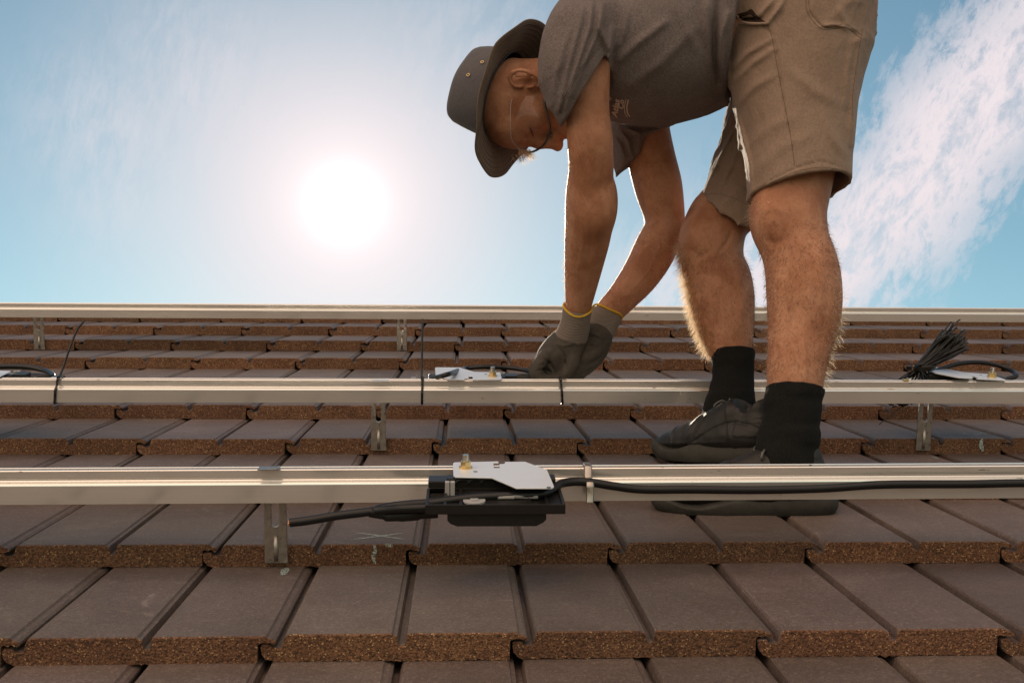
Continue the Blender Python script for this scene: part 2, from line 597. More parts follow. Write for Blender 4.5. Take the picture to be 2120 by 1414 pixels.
class MB:
    def __init__(self):
        self.V, self.F, self.M = [], [], []

    def add(self, V, F, mi=0):
        o = len(self.V)
        self.V += [A(v, float) for v in V]
        self.F += [tuple(i + o for i in f) for f in F]
        self.M += [mi] * len(F)
        return self

    def tube(self, pts, r, n=8, closed=False, flat=None, cap=True, mi=0):
        """r: number or list; flat=(axis,rb): elliptical section with half-size rb along axis"""
        pts = [A(p, float) for p in pts]
        N = len(pts)
        rr = [r] * N if not hasattr(r, '__len__') else list(r)
        V, F = [], []
        up = A([0, 0, 1.0])
        prev = None
        for i, p in enumerate(pts):
            a = pts[i - 1] if (i or closed) else p
            b = pts[(i + 1) % N] if (i < N - 1 or closed) else p
            t = b - a
            t /= (np.linalg.norm(t) + 1e-12)
            if flat is not None:
                s = A(flat[0], float)
                s = s - t * (s @ t)
                s /= np.linalg.norm(s) + 1e-12
            else:
                if prev is None:
                    s = np.cross(t, up)
                    if np.linalg.norm(s) < .1:
                        s = np.cross(t, A([1., 0, 0]))
                else:
                    s = prev - t * (prev @ t)
                s /= np.linalg.norm(s) + 1e-12
                prev = s
            q = np.cross(t, s)
            ra, rb = rr[i], rr[i]
            if flat is not None:
                ra = flat[1]
            for k in range(n):
                an = 2 * math.pi * k / n
                V.append(p + s * math.cos(an) * ra + q * math.sin(an) * rb)
        m = N if closed else N - 1
        for i in range(m):
            for k in range(n):
                j = (i + 1) % N
                F.append((i * n + k, i * n + (k + 1) % n, j * n + (k + 1) % n, j * n + k))
        if cap and not closed:
            F.append(tuple(range(n))[::-1])
            F.append(tuple((N - 1) * n + k for k in range(n)))
        return self.add(V, F, mi)

    def box(self, c, s, bev=0.0, rot=None, mi=0, seg=2):
        bm = bmesh.new()
        bmesh.ops.create_cube(bm, size=1.0)
        for v in bm.verts:
            v.co = Vector((v.co.x * s[0], v.co.y * s[1], v.co.z * s[2]))
        if bev:
            bmesh.ops.bevel(bm, geom=list(bm.edges), offset=bev, segments=seg, affect='EDGES', profile=.5)
        R = Euler(rot).to_matrix() if rot else None
        bm.verts.index_update()
        V = [A(R @ v.co if R else v.co) + A(c, float) for v in bm.verts]
        F = [tuple(v.index for v in f.verts) for f in bm.faces]
        bm.free()
        return self.add(V, F, mi)

    def prism(self, poly, ax, h0, h1, bev=0, mi=0):
        """poly: list of 3D points (closed outline); extruded along vector ax between h0 and h1"""
        n = len(poly)
        ax = A(ax, float)
        V = [A(p) + ax * h0 for p in poly] + [A(p) + ax * h1 for p in poly]
        F = [tuple(range(n))[::-1], tuple(range(n, 2 * n))]
        F += [(i, (i + 1) % n, n + (i + 1) % n, n + i) for i in range(n)]
        return self.add(V, F, mi)

    def cyl(self, c, ax, r, h, n=16, r2=None, mi=0):
        ax = A(ax, float)
        ax /= np.linalg.norm(ax)
        return self.tube([A(c), A(c) + ax * h], [r, r if r2 is None else r2], n, mi=mi)

    def build(self, name, m, parent=None, smooth=False, part=None, **kw):
        if part is not None:
            return sub(name, self.V, self.F, m, part, parent, smooth=smooth, **kw)
        return addmesh(name, self.V, self.F, m, parent, smooth=smooth, midx=self.M if kw.get('mats') else None, **kw)


def autosmooth(o, deg=35):
    me = o.data
    me.polygons.foreach_set('use_smooth', [True] * len(me.polygons))
    me.set_sharp_from_angle(angle=math.radians(deg))


# ------------------------------------------------------------------ the roof
V0, SX, TT, TW = 1.2235, .3155, .033, .300


def front_v(n):
    return V0 + n * SX


def u_off(n):
    return -.2362 - .1400 * n


# profile of one interlocking flat tile, x across, z up (metres from the tile's underside front edge)
PROF_TOP = [(.0262, .0165), (.0296, .0288), (.0315, .0318), (.0345, .0330), (.1570, .0330), (.1590, .0306), (.1635, .0296), (.1658, .0190), (.1728, .0190), (.1755, .0318), (.1775, .0330), (.3085, .0330), (.3110, .0304), (.3165, .0292), (.3200, .0268)]
PROF_R = [(.3205, .0238), (.3180, .0222), (.3145, .0236), (.3115, .0240), (.3020, .0242), (.2992, .0225), (.2985, .0005)]
PROF_BOT = [(.2975, 0.0), (.0150, 0.0)]
PROF_L = [(.0075, .0035), (.0030, .0090), (.0016, .0190), (.0040, .0208), (.0130, .0208), (.0150, .0165), (.0215, .0165), (.0230, .0165)]


def densify(pts, step):
    o_ = []
    for a, b in zip(pts[:-1], pts[1:]):
        L = math.dist(a, b)
        k = max(1, int(L / step))
        for i in range(k):
            t = i / k
            o_.append((a[0] + (b[0] - a[0]) * t, a[1] + (b[1] - a[1]) * t))
    o_.append(pts[-1])
    return o_


roof = thing('tiled_roof', 'brown concrete tiled roof slope running up to the ridge under the rails', 'roof', (0, 2.0, 0))
dlen = math.hypot(SX, TT)
DV = A([0, SX / dlen, -TT / dlen])
DN = A([0, TT / dlen, SX / dlen])


def course(n, u0, u1):
    step = .0035 if n < 5 else .009
    top = densify(PROF_TOP, step)
    rt = densify(PROF_R, step)
    bot = densify(PROF_BOT, step)
    lf = densify(PROF_L + [PROF_TOP[0]], step)[:-1]
    prof = top + rt[0:] + bot + lf
    nt_, K = len(top), len(prof)
    X = A([p[0] for p in prof])
    Z = A([p[1] for p in prof])
    istop = np.zeros(K, bool)
    istop[:nt_] = True
    j0 = int(math.floor((u0 - u_off(n)) / TW))
    j1 = int(math.ceil((u1 - u_off(n)) / TW))
    V, Fc, MI, TI = [], [], [], []
    for j in range(j0, j1):
        du = rng.uniform(-.0012, .0012)
        dv = rng.uniform(-.003, .003)
        dz = rng.uniform(-.0006, .0012)
        rot = rng.uniform(-.0025, .0025)
        g = rng.uniform(.78, 1.18)
        tint = A([g * rng.uniform(.97, 1.04), g, g * rng.uniform(.95, 1.03), 1])
        off = len(V) * 0 + sum(len(x) for x in V)
        rings = []
        chip = np.abs(rng.normal(0, 1, K)) * .0006
        chip = (chip + np.roll(chip, 1) + np.roll(chip, 2)) / 2
        big_ = (rng.rand(K) < .012) * rng.uniform(.001, .003, K)
        big_ = big_ + np.roll(big_, 1) * .6 + np.roll(big_, -1) * .6
        zed = rng.normal(0, .0005, K)
        for r_, (t, amt) in enumerate(((0.0, 1.0), (.0022, .35), (.006, .0), (.36, .0))):
            x = X.copy()
            z = Z.copy()
            if r_ < 2:
                z = z - istop * (chip + big_) * amt * 1.3 + (~istop) * (zed * 1.6 * amt)
                tt = np.full(K, t)
            else:
                tt = np.full(K, t)
            # slight taper of edges: rounded arris on the top edge
            if r_ == 0:
                z = z - istop * .0007
            base_ = A([u_off(n) + j * TW + du, front_v(n) + dv, dz])
            pts = base_[None] + x[:, None] * A([1, 0, 0])[None] + tt[:, None] * DV[None] + z[:, None] * DN[None] + (x * rot)[:, None] * A([0, 1, 0])[None]
            rings.append(pts)
        V.append(np.concatenate(rings))
        TI.append(np.tile(tint, (4 * K, 1)))
        Fc.append(tuple(off + i for i in range(K)))
        MI.append(1)
        for r_ in range(3):
            for i in range(K):
                k = (i + 1) % K
                Fc.append((off + r_ * K + k, off + r_ * K + i, off + (r_ + 1) * K + i, off + (r_ + 1) * K + k))
                MI.append(0 if r_ > 0 else 1)
    V = np.concatenate(V)
    return addmesh('tile_course', V, Fc, None, roof, tint=np.concatenate(TI), mats=[MT['top'], MT['face']], midx=MI)


for n in range(-4, 10):
    half = .75 + .62 * max(0, (n + 2)) * .36
    course(n, -1.1 - half * .9, 1.3 + half)
# battens/underlay below so no light leaks up through joints
mb = MB()
mb.box((0, 2.1, -.045), (9, 4.9, .01))
mb.build('underlay', MT['dark'], roof)
# low ridge capping and the far slope
mb = MB()
rv_ = V0 + 10 * SX
prof = [(-.10, -.012), (-.06, .004), (0, .010), (.06, -.012), (.12, -.06)]
for k in range(-10, 12):
    V, F = [], []
    x0, x1 = k * .42, k * .42 + .425
    for x in (x0, x1):
        lift = .006 if x == x1 else 0
        for a, b in prof:
            V.append((x, rv_ + .02 + a, b + lift))
        for a, b in prof[::-1]:
            V.append((x, rv_ + .02 + a, b + lift - .02))
    m_ = len(prof) * 2
    F = [tuple(range(m_)), tuple(range(m_, 2 * m_))[::-1]]
    F += [(i, i + m_, (i + 1) % m_ + m_, (i + 1) % m_) for i in range(m_)]
    mb.add(V, F)
o = mb.build('ridge_cap', MT['top'], roof)
at = o.data.color_attributes.new('tint', 'FLOAT_COLOR', 'POINT')
at.data.foreach_set('color', [1.0] * (4 * len(o.data.vertices)))
mb = MB()
c2, s2 = math.cos(2 * PITCH), math.sin(2 * PITCH)
q0 = A([0, rv_ + .06, -.03])
mb.add([q0 + A([-5, 0, 0]), q0 + A([5, 0, 0]), q0 + A([5, 4.5 * c2, -4.5 * s2]), q0 + A([-5, 4.5 * c2, -4.5 * s2])], [(0, 1, 2, 3)])
mb.add([q0 + A([-5, 0, -.05]), q0 + A([5, 0, -.05]), q0 + A([5, 4.5 * c2, -4.5 * s2 - .05]), q0 + A([-5, 4.5 * c2, -4.5 * s2 - .05])], [(3, 2, 1, 0)])
o = mb.build('far_slope', MT['top'], roof)
at = o.data.color_attributes.new('tint', 'FLOAT_COLOR', 'POINT')
at.data.foreach_set('color', [1.0] * (4 * len(o.data.vertices)))

# ground far below
g = addmesh('ground', [(-900, -900, 0), (900, -900, 0), (900, 900, 0), (-900, 900, 0)], [(0, 1, 2, 3)], MT['ground'])
prop(g, kind='structure')


# chalk marks lying on the tiles
def on_top(x, y, n, lift=.0006):
    d = rayr(x, y)
    p0 = A([0, front_v(n), TT + lift])
    t = ((p0 - A([0, 0, CH])) @ DN) / (d @ DN)
    return A([0, 0, CH]) + t * d


def on_front(x, y, n, lift=.0040):
    d = rayr(x, y)
    p0 = A([0, front_v(n), 0]) - DV * lift
    t = ((p0 - A([0, 0, CH])) @ DV) / (d @ DV)
    return A([0, 0, CH]) + t * d


def stroke(pts, wd, fn, n):
    w3 = [fn(x, y, n) for x, y in pts]
    nrm = DN if fn is on_top else -DV
    path = catmull(w3, 5)
    V, F = [], []
    for i, p in enumerate(path):
        t = path[min(i + 1, len(path) - 1)] - path[max(i - 1, 0)]
        t /= np.linalg.norm(t)
        s = np.cross(nrm, t)
        k = wd * (0.6 + .5 * math.sin(math.pi * i / (len(path) - 1))) * random.uniform(.8, 1.2)
        V += [p - s * k, p + s * k]
    for i in range(len(path) - 1):
        F.append((2 * i, 2 * i + 1, 2 * i + 3, 2 * i + 2))
    return V, F


for spec in (
    ([(738, 1102), (775, 1107), (838, 1116)], .0026, on_top, 1, 1),
    ([(733, 1116), (780, 1110), (834, 1103)], .0024, on_top, 1, 0),
    ([(775, 1128), (777, 1140), (773, 1150), (776, 1167)], .0028, on_front, 1, 0),
    ([(798, 1128), (812, 1129)], .0026, on_front, 1, 0),
    ([(791, 1178), (797, 1184), (793, 1191)], .006, on_top, 0, 0),
    ([(594, 1175), (590, 1181), (585, 1190)], .005, on_top, 0, 0),
    ([(2034, 908), (2031, 920), (2035, 934)], .004, on_front, 3, 0),
    ([(1990, 895), (2012, 900), (2042, 896)], .003, on_top, 3, 0),
    ([(1928, 945), (1942, 949)], .003, on_top, 2, 0),
):
    V, F = stroke(*spec[:4])
    addmesh('chalk_mark', V, F, MT['chalk'], roof)

# ------------------------------------------------------------------ rails
RAILF = [(.020, 0), (.020, .0252), (.0194, .0266), (.0180, .0275), (.0095, .0292), (.0088, .0300), (.0088, .0318), (.0078, .0321), (.0078, .0331), (.0088, .0335), (.0088, .0425), (.0080, .0436), (.0062, .0440), (.0050, .0440), (.0045, .0430), (.0045, .0350)]
RAIL = RAILF + [(-a, b) for a, b in RAILF[::-1]]


def rail(label, v, wb, hgt, x0, x1, wl, wr):
    """v = front face; wb bottom height at left/right = wl,wr"""
    t = thing('mounting_rail', label, 'rail', ((x0 + x1) / 2, v + .02, (wl + wr) / 2), group='aluminium mounting rails across the tiles')
    s = hgt / .044
    V, F = [], []
    n = len(RAIL)
    for x, wv_ in ((x0, wl), (x1, wr)):
        for a, b in RAIL:
            V.append((x, v + .02 - a, wv_ + b * s))
    F = [tuple(range(n))[::-1], tuple(range(n, 2 * n))]
    F += [(i, (i + 1) % n, n + (i + 1) % n, n + i) for i in range(n)]
    addmesh('rail_profile', V, F, MT['alu'], t)
    # splice joint seam: a thin dark slit collar line
    return t


def lin(u, u0, w0, u1, w1):
    return w0 + (w1 - w0) * (u - u0) / (u1 - u0)


R1 = dict(v=1.50, h=.0465)
rail('nearest rail, the one with the black inverter and clipped cable on its face', 1.50, 0, .0465, -1.9, 2.2, lin(-1.9, -.6455, .1081, .8316, .1139), lin(2.2, -.6455, .1081, .8316, .1139))
rail('middle rail that the gloved hands reach over, wrapped by black cable ties', 2.13, 0, .0445, -2.4, 2.7, .117, .1175)
rail('farthest rail, up against the sky along the ridge', 3.39, 0, .0430, -3.2, 3.6, .1085, .111)


def r1top(u):
    return lin(u, -.6455, .1081, .8316, .1139) + .0465


# ------------------------------------------------------------------ roof hooks
def slot_leg(wd, h, rail_v):
    """slotted steel leg standing on the tile and leaning back to the rail: front outline with a slot, thickness 5 mm"""
    m_ = MB()
    hw = wd / 2
    H = h
    sl0, sl1, sw = H * .66, H + .012, wd * .17
    # outline as two half-plates around the slot + lower plate
    out_ = [(-hw, 0), (hw, 0), (hw * .93, sl0), (sw, sl0)]
    arc = [(sw * math.cos(a), sl0 - 0.0 - sw * math.sin(a) * .9) for a in np.linspace(0, math.pi, 9)]
    poly = [(-hw, 0), (hw, 0), (hw * .92, sl1)] + [(sw, sl1)] + arc + [(-sw, sl1), (-hw * .92, sl1)]
    V3 = [A([x, 0.0, z]) for x, z in poly]
    m_.prism(V3, (0, 1, 0), 0.0, .005)
    return m_


def make_hook(label, base, wd, h):
    t = thing('roof_hook', label, 'roof hook', base, group='steel roof hooks holding the rails')
    b = A(base, float)
    m_ = slot_leg(wd, h, 0)
    m_.V = [b + v for v in m_.V]
    leg = m_.build('slotted_leg', MT['steel'], t)
    bv = leg.modifiers.new('bev', 'BEVEL')
    bv.width = .0009
    bv.segments = 2
    # pressed stiffening rib
    mr = MB()
    mr.tube([b + A([0, -.0003, .004]), b + A([0, -.0012, h * .2]), b + A([0, -.0003, h * .46])], [.0020, .0024, .0008], 10, flat=((1, 0, 0), .0032))
    mr.build('stiffening_rib', MT['steel'], t, smooth=True)
    # foot going back under the upper tile
    mf = MB()
    mf.box(b + A([0, .052, -.0005 + .004]), (wd * .96, .10, .005), .001)
    mf.build('foot_plate', MT['steel'], t)
    return t


hooks = [
    ('dull steel hook under the nearest rail, left of the cut cable end', rv(572, 1166, 1.533), rv(565, 1040, 1.533), .034),
    ('steel hook under the middle rail between two flat tiles left of centre', rv(784, 933, 2.163), rv(786, 835, 2.163), .031),
    ('steel hook under the middle rail at the right, below the bundle of ties', rv(1911, 933, 2.163), rv(1917, 835, 2.163), .031),
    ('steel hook under the farthest rail near the upright black tie', rv(832, 726, 3.425), rv(832, 660, 3.425), .032),
    ('steel hook under the farthest rail at the far left above the leaning tie tail', rv(82, 724, 3.425), rv(76, 657, 3.425), .033),
]
for lab, a, b, wd in hooks:
    make_hook(lab, tuple(a), wd, b[2] - a[2])

# ------------------------------------------------------------------ inverters (module-level box on a zinc plate)
INV_PLATE = [(938, 962), (941, 959.6), (1032, 957.6), (1032, 960), (1021.4, 960), (1023, 971.7), (1035, 971.7), (1033.5, 963.6), (1044.5, 962.8), (1045.5, 958.6), (1087, 958.2), (1132.6, 975.2), (1147, 1009), (1145.5, 1011.5), (1141.7, 1012.7), (1069, 1012.7), (1018, 991.2), (943, 989.6), (938.7, 987)]
IW = r1top(-.05) + .0015
BOLT = rw(964, 971.5, IW)


def inv_parts(t, tilt=None):
    """parts of the device, in roof coordinates of the front one; t.base is the bolt"""
    m_ = MB()
    poly = [rw(x, y, IW) for x, y in INV_PLATE]
    m_.prism(poly, (0, 0, 1), 0, .0022)
    pl = m_.build('mounting_plate', MT['plate'], t)
    bv = pl.modifiers.new('bev', 'BEVEL')
    bv.width = .0006
    bv.segments = 2
    b = MB()
    b.cyl(BOLT + A([0, 0, .0022]), (0, 0, 1), .0042, .0195, 14)
    for k in range(7):
        b.cyl(BOLT + A([0, 0, .0115 + k * .0015]), (0, 0, 1), .0047, .0007, 14)
    bo = b.build('bolt', MT['zinc'], t, smooth=False)
    nb = MB()
    nb.cyl(BOLT + A([0, 0, .0022]), (0, 0, 1), .0098, .0018, 24)
    nb.cyl(BOLT + A([0, 0, .0040]), (0, 0, 1), .0082, .0080, 6)
    nb.build('nut', MT['brass'], t, part=bo)
    for (x, y) in ((984, 976.5), (1136, 1009)):
        s_ = MB()
        c_ = rw(x, y, IW + .0022)
        s_.cyl(c_, (0, 0, 1), .0030, .0006, 14)
        s_.build('rivet', MT['steel'], t)
    # coordinates of the housing
    xa, xb = rv(884, 1060, 1.39)[0], rv(1167, 1060, 1.39)[0]
    ya, yb = 1.388, 1.462
    h = MB()
    w0, w1 = IW - .0300, IW - .0165
    h.box(((xa + xb) / 2, (ya + yb) / 2, (w0 + w1) / 2 - .001), (xb - xa - .002, yb - ya - .002, w1 - w0 - .004), .0015)
    # raised rim walls with cells at both ends
    tk = .0022
    for (cx, cy, sx, sy) in (((xa + xb) / 2, ya, xb - xa, tk), ((xa + xb) / 2, yb, xb - xa, tk), (xa, (ya + yb) / 2, tk, yb - ya), (xb, (ya + yb) / 2, tk, yb - ya),
                             (xa + .024, (ya + yb) / 2, tk, yb - ya), (xa + .045, (ya + yb) / 2, tk, yb - ya), (xb - .022, (ya + yb) / 2, tk, yb - ya), (xb - .045, (ya + yb) / 2, tk, yb - ya)):
        h.box((cx, cy, (w0 + w1) / 2 + .0005), (sx + tk, sy + tk * 0, w1 - w0), .0006)
    h.box(((xa + xb) / 2 + .004, (ya + yb) / 2, w1 - .0045), (xb - xa - .096, yb - ya - .008, .007), .002)
    ob = h.build('housing', MT['plastic'], t)
    lo_ = MB()
    xc, xd = rv(926, 1085, 1.392)[0], rv(1131, 1085, 1.392)[0]
    pr = [(-1, 0), (-1, -.55), (-.94, -.8), (-.80, -1), (.80, -1), (.95, -.72), (1, -.5), (1, 0)]
    hw = (xd - xc) / 2
    lo_.prism([A([(xc + xd) / 2 + a * hw, 0, w0 + b_ * .0185]) for a, b_ in pr], (0, 1, 0), 1.394, 1.455)
    for q in (-.8, -.35, .35, .8):
        lo_.box(((xc + xd) / 2 + q * hw, 1.41, w0 - .0188), (.006, .01, .002), .0005)
    lw = lo_.build('lower_cover', MT['plastic'], t)
    bv = lw.modifiers.new('bev', 'BEVEL')
    bv.width = .0016
    bv.segments = 2
    # latch features on the lid
    la = MB()
    la.cyl(((xa + .063), 1.405, w1 - .001), (0, 0, 1), .0150, .0022, 24)
    la.cyl(((xa + .063), 1.405, w1 + .001), (0, 0, 1), .0060, .0015, 16)
    la.box((xa + .098, 1.415, w1 + .002), (.040, .006, .004), .0012)
    la.box((xa + .132, 1.42, w1 + .002), (.036, .010, .005), .0015, (0, .04, .06))
    la.build('latch', MT['greyp'], t)
    # upper housing between plate and lid, scalloped ribs
    u_ = MB()
    ua, ub = rv(888, 1000, 1.45)[0], rv(1152, 1015, 1.45)[0]
    u_.box(((ua + ub) / 2 + .012, 1.474, IW - .0145), (ub - ua - .024, .022, .024), .002)
    for k in range(3):
        cx = rv(958 + k * 26, 1000, 1.447)[0]
        u_.tube([A([cx + .0105 * math.cos(a), 1.4615, IW - .0105 + .0070 * math.sin(a)]) for a in np.linspace(0, math.pi, 9)], .0014, 6)
    u_.box((ua + .012, 1.463, IW - .0068), (.026, .030, .010), .0014)
    u_.box((ua + .010, 1.463, IW - .0240), (.024, .026, .0090), .0014)
    u_.build('clamp_block', MT['plastic'], t)
    for q in (926, 937):
        k_ = MB()
        a_ = rv(q, 1012, 1.437)
        k_.box((a_[0], 1.443, IW - .0135), (.0062, .0080, .0260), .0008)
        k_.build('silver_clip', MT['greyp'], t)
    return xa, xb, w0, w1


inv = thing('solar_inverter', 'black box inverter bolted by a bright zinc plate to the nearest rail', 'inverter', tuple(BOLT), group='small black solar inverters on the rails')
xa, xb, w0, w1 = inv_parts(inv)


def copy_tree(o, parent=None):
    c_ = o.copy()
    C.objects.link(c_)
    c_.parent = parent
    for ch in list(o.children):
        copy_tree(ch, c_)
    return c_


Rroof = Matrix((tuple(RM[0]), tuple(RM[1]), tuple(RM[2])))


def place_inv(label, base, rx=0, ry=0, rzz=math.pi):
    c_ = copy_tree(inv.ob)
    c_.location = RW(base)
    m3 = Rroof @ Euler((rx, ry, rzz)).to_matrix()
    c_.rotation_euler = m3.to_euler()
    c_['label'] = label
    return c_


IW2 = .1175 + .0445
b2 = rw(1021, 789, IW2 + .001)
b2[1] = 2.166
place_inv('black inverter lying behind the middle rail just left of the gloved hands', tuple(b2))
b3 = rw(2076, 792, IW2 + .002)
b3[1] = 2.166
place_inv('black inverter behind the middle rail right of the tie bundle, its plate tilted up', tuple(b3), ry=-.06, rx=0.02)
b4 = rw(-32, 787, IW2 + .001)
b4[1] = 2.166
place_inv('black inverter cut by the left edge behind the middle rail', tuple(b4))


# ------------------------------------------------------------------ cables
def cable(name, label, pts, r, n=10, seg=8, end=None, group=None, mtl='cable', flat=None):
    path = catmull(pts, seg)
    t = thing(name, label, 'cable' if 'cable' in name else 'strap', tuple(path[0]), group=group)
    MB().tube(path, r, n, flat=flat).build('sheath', MT[mtl], t, smooth=True)
    if end is not None:
        e = MB()
        dr = path[0] - path[1]
        dr /= np.linalg.norm(dr)
        for q in ((-.0022, 0), (.0022, .001), (0, -.0024)):
            e.cyl(path[0] + A([0, q[0], q[1]]), dr, .0017, .0022, 8)
        e.build('copper_core', MT['copper'], t)
    return t


def pv(L):
    return [rv(x, y, v) for x, y, v in L]


cable('trunk_cable', 'thick black cable clipped along the face of the nearest rail to the right edge',
      pv([(765, 1062, 1.385), (790, 1052, 1.40), (840, 1045, 1.405), (900, 1040, 1.41), (980, 1030, 1.415), (1060, 1026, 1.42), (1120, 1023, 1.425), (1145, 1012, 1.45), (1162, 1001, 1.475), (1190, 997, 1.487), (1225, 999, 1.489), (1270, 1006, 1.490), (1330, 1013, 1.490), (1430, 1013, 1.490), (1560, 1014, 1.490), (1700, 1011, 1.490), (1830, 1003, 1.490), (2000, 1002, 1.490), (2130, 1000, 1.490), (2300, 1004, 1.49), (2700, 998, 1.49), (3150, 1000, 1.49)]), .0062, 12)
cable('cut_cable', 'short black cable hanging out left of the nearest inverter, its copper core cut open',
      pv([(600, 1082, 1.385), (640, 1077, 1.385), (700, 1067, 1.385), (750, 1061, 1.388), (790, 1056, 1.392), (830, 1053, 1.40), (900, 1050, 1.402)]), .0060, 12, end=1)
# moulded plug at the left of the front inverter
m_ = MB()
pp = pv([(772, 1064, 1.39), (800, 1068, 1.40), (830, 1067, 1.41), (870, 1064, 1.42), (905, 1062, 1.425)])
m_.tube(catmull(pp, 6), [.0050] * 6 + [.0075] * 6 + [.0085] * 6 + [.0070] * 7, 12)
t = thing('cable_plug', 'tapered black cable plug entering the left end of the nearest inverter', 'plug', tuple(pp[0]))
m_.build('plug_body', MT['plastic'], t, smooth=True)

cable('looped_cable', 'black cable arching over the inverter behind the middle rail left of the hands',
      [rw(905, 781, .170), rw(930, 774, .18), rz(960, 764, 2.36), rz(1001, 759.5, 2.36), rz(1048, 761, 2.36), rz(1085, 766, 2.34), rz(1108, 775, 2.30), rz(1116, 783, 2.27), rz(1100, 790, 2.26)], .0050, 10)
cable('looped_cable', 'black cable arching over the tilted inverter right of the tie bundle',
      [rz(1925, 771, 2.30), rz(1952, 763, 2.33), rz(1985, 753, 2.35), rz(2025, 750, 2.37), rz(2065, 756, 2.37), rz(2095, 768, 2.35), rz(2104, 778, 2.31), rz(2085, 785, 2.30)], .0050, 10)
cable('looped_cable', 'black cable looping over the inverter at the left edge beside the leaning tie',
      [rz(-60, 772, 2.30), rz(-30, 762, 2.33), rz(15, 759, 2.34), rz(60, 760.5, 2.34), rz(92, 767, 2.32), rz(108, 775, 2.28), rz(106, 780, 2.26), rz(92, 779, 2.25), rz(60, 783, 2.25)], .0055, 10)

# moulded connectors lying behind the middle rail
for lab, xs, zz in (('black cable connector behind the middle rail right of the middle inverter', (1036, 1056, 1078, 1100, 1112), 2.255),
                    ('black cable connector behind the middle rail at the left edge', (18, 42, 66, 90, 101), 2.255)):
    pts_ = [rz(x_, 782.5, zz) for x_ in xs]
    t = thing('cable_connector', lab, 'connector', tuple(pts_[0]), group='cable connectors behind the middle rail')
    m_ = MB()
    m_.tube(catmull(pts_, 4), list(np.interp(np.linspace(0, 1, 17), [0, .2, .45, .5, .85, 1], [.0068, .0072, .0078, .0092, .0085, .0050])), 14)
    m_.build('connector_body', MT['plastic'], t, smooth=True)
    m_ = MB()
    m_.tube([pts_[1] + (pts_[2] - pts_[1]) * .3, pts_[1] + (pts_[2] - pts_[1]) * .8], .0084, 14)
    m_.build('locking_ring', simple('olive_plastic', (.09, .075, .03), .5), t, smooth=True)

# clip over the nearest rail
cb = rv(1220, 1012, 1.487)
t = thing('cable_clip', 'bent steel clip hooked over the nearest rail and pressing the thick cable', 'clip', tuple(cb))
u_c = rv(1220, 1000, 1.49)[0]
tw = r1top(u_c)
path = [A([u_c, 1.532, tw + .002]), A([u_c, 1.512, tw + .0032]), A([u_c, 1.5065, tw + .002]), A([u_c, 1.5055, tw - .011]), A([u_c, 1.494, tw - .0125]), A([u_c, 1.4800, tw - .0140]), A([u_c, 1.4775, tw - .0200]), A([u_c, 1.4790, tw - .040]), A([u_c, 1.476, tw - .0425])]
MB().tube(path, .0008, 8, flat=((1, 0, 0), .0055)).build('spring_strip', MT['steel'], t, smooth=True)


def small_clip(name, label, c_, s, mt='steel', rot=(0, 0, 0)):
    t_ = thing(name, label, 'clip', tuple(c_), group='small metal rail clips')
    m2 = MB()
    m2.box(A(c_) + A([0, 0, s[2] / 2]), s, min(s) * .2, rot)
    m2.box(A(c_) + A([s[0] * .42, 0, s[2] * 1.1]), (s[0] * .12, s[1], s[2] * 1.1), min(s) * .1, rot)
    m2.build('clip_plate', MT[mt], t_)
    return t_


p_ = rw(557, 970.5, r1top(-.3) + .002)
small_clip('rail_clip', 'thin flat steel clip lying on top of the nearest rail at left', p_, (.030, .016, .0016), 'steel')
small_clip('rail_clip', 'thin flat clip lying on the middle rail left of the upright tie', rw(787, 788.5, IW2 + .001), (.034, .010, .0016), 'plate')
small_clip('rail_clip', 'small square clip beside the upright tie on the middle rail', rz(857, 785.5, 2.20), (.012, .010, .005), 'steel')
small_clip('rail_clip', 'small clip under the leaning tie at the far left of the middle rail', rz(113, 784, 2.19), (.012, .010, .0035), 'zinc')
small_clip('rail_clip', 'tiny bright clip on the middle rail below the gloved fingertips', rz(1168, 787.5, 2.18), (.010, .010, .003), 'zinc')
small_clip('rail_clip', 'small brassy clip on the middle rail below the tie bundle', rz(1874, 789.5, 2.19), (.011, .010, .0045), 'brass')


# ------------------------------------------------------------------ cable ties
def tie(label, x, ytop, ybot, lean, tail=None, head=True):
    v = 2.1285
    uu = rv(x, (ytop + ybot) / 2, v)[0]
    wt, wb_ = .1175 + .0455, .1160
    s = lean
    loop = [A([uu + s, v + .009, wt + .0006]), A([uu + s * .8, v + .0065, wt - .002]), A([uu + s * .4, v + .0055, wt - .012]), A([uu, v - .001, wt - .020]),
            A([uu - s * .5, v - .0012, wt - .034]), A([uu - s, v - .001, wb_]), A([uu - s, v + .006, wb_ - .0015]), A([uu - s, v + .038, wb_ - .001]), A([uu - s * .3, v + .0435, wb_ + .01]), A([uu + s, v + .0435, wt - .01]), A([uu + s, v + .038, wt + .0006])]
    t_ = thing('cable_tie', label, 'cable tie', tuple(loop[0]), group='black nylon ties looped round the middle rail')
    MB().tube(catmull(loop, 4, True), .0008, 8, closed=True, flat=((1, 0, 0), .0024)).build('strap_loop', MT['tie'], t_, smooth=True)
    if head:
        MB().box(A([uu + s, v + .012, wt + .003]), (.0062, .0075, .0055), .0012).build('tie_head', MT['tie'], t_)
    if tail:
        MB().tube(catmull(tail, 6), [.0021] * (len(catmull(tail, 6)) - 3) + [.0019, .0016, .0012], 8).build('tie_tail', MT['tie'], t_, smooth=True)
    return t_


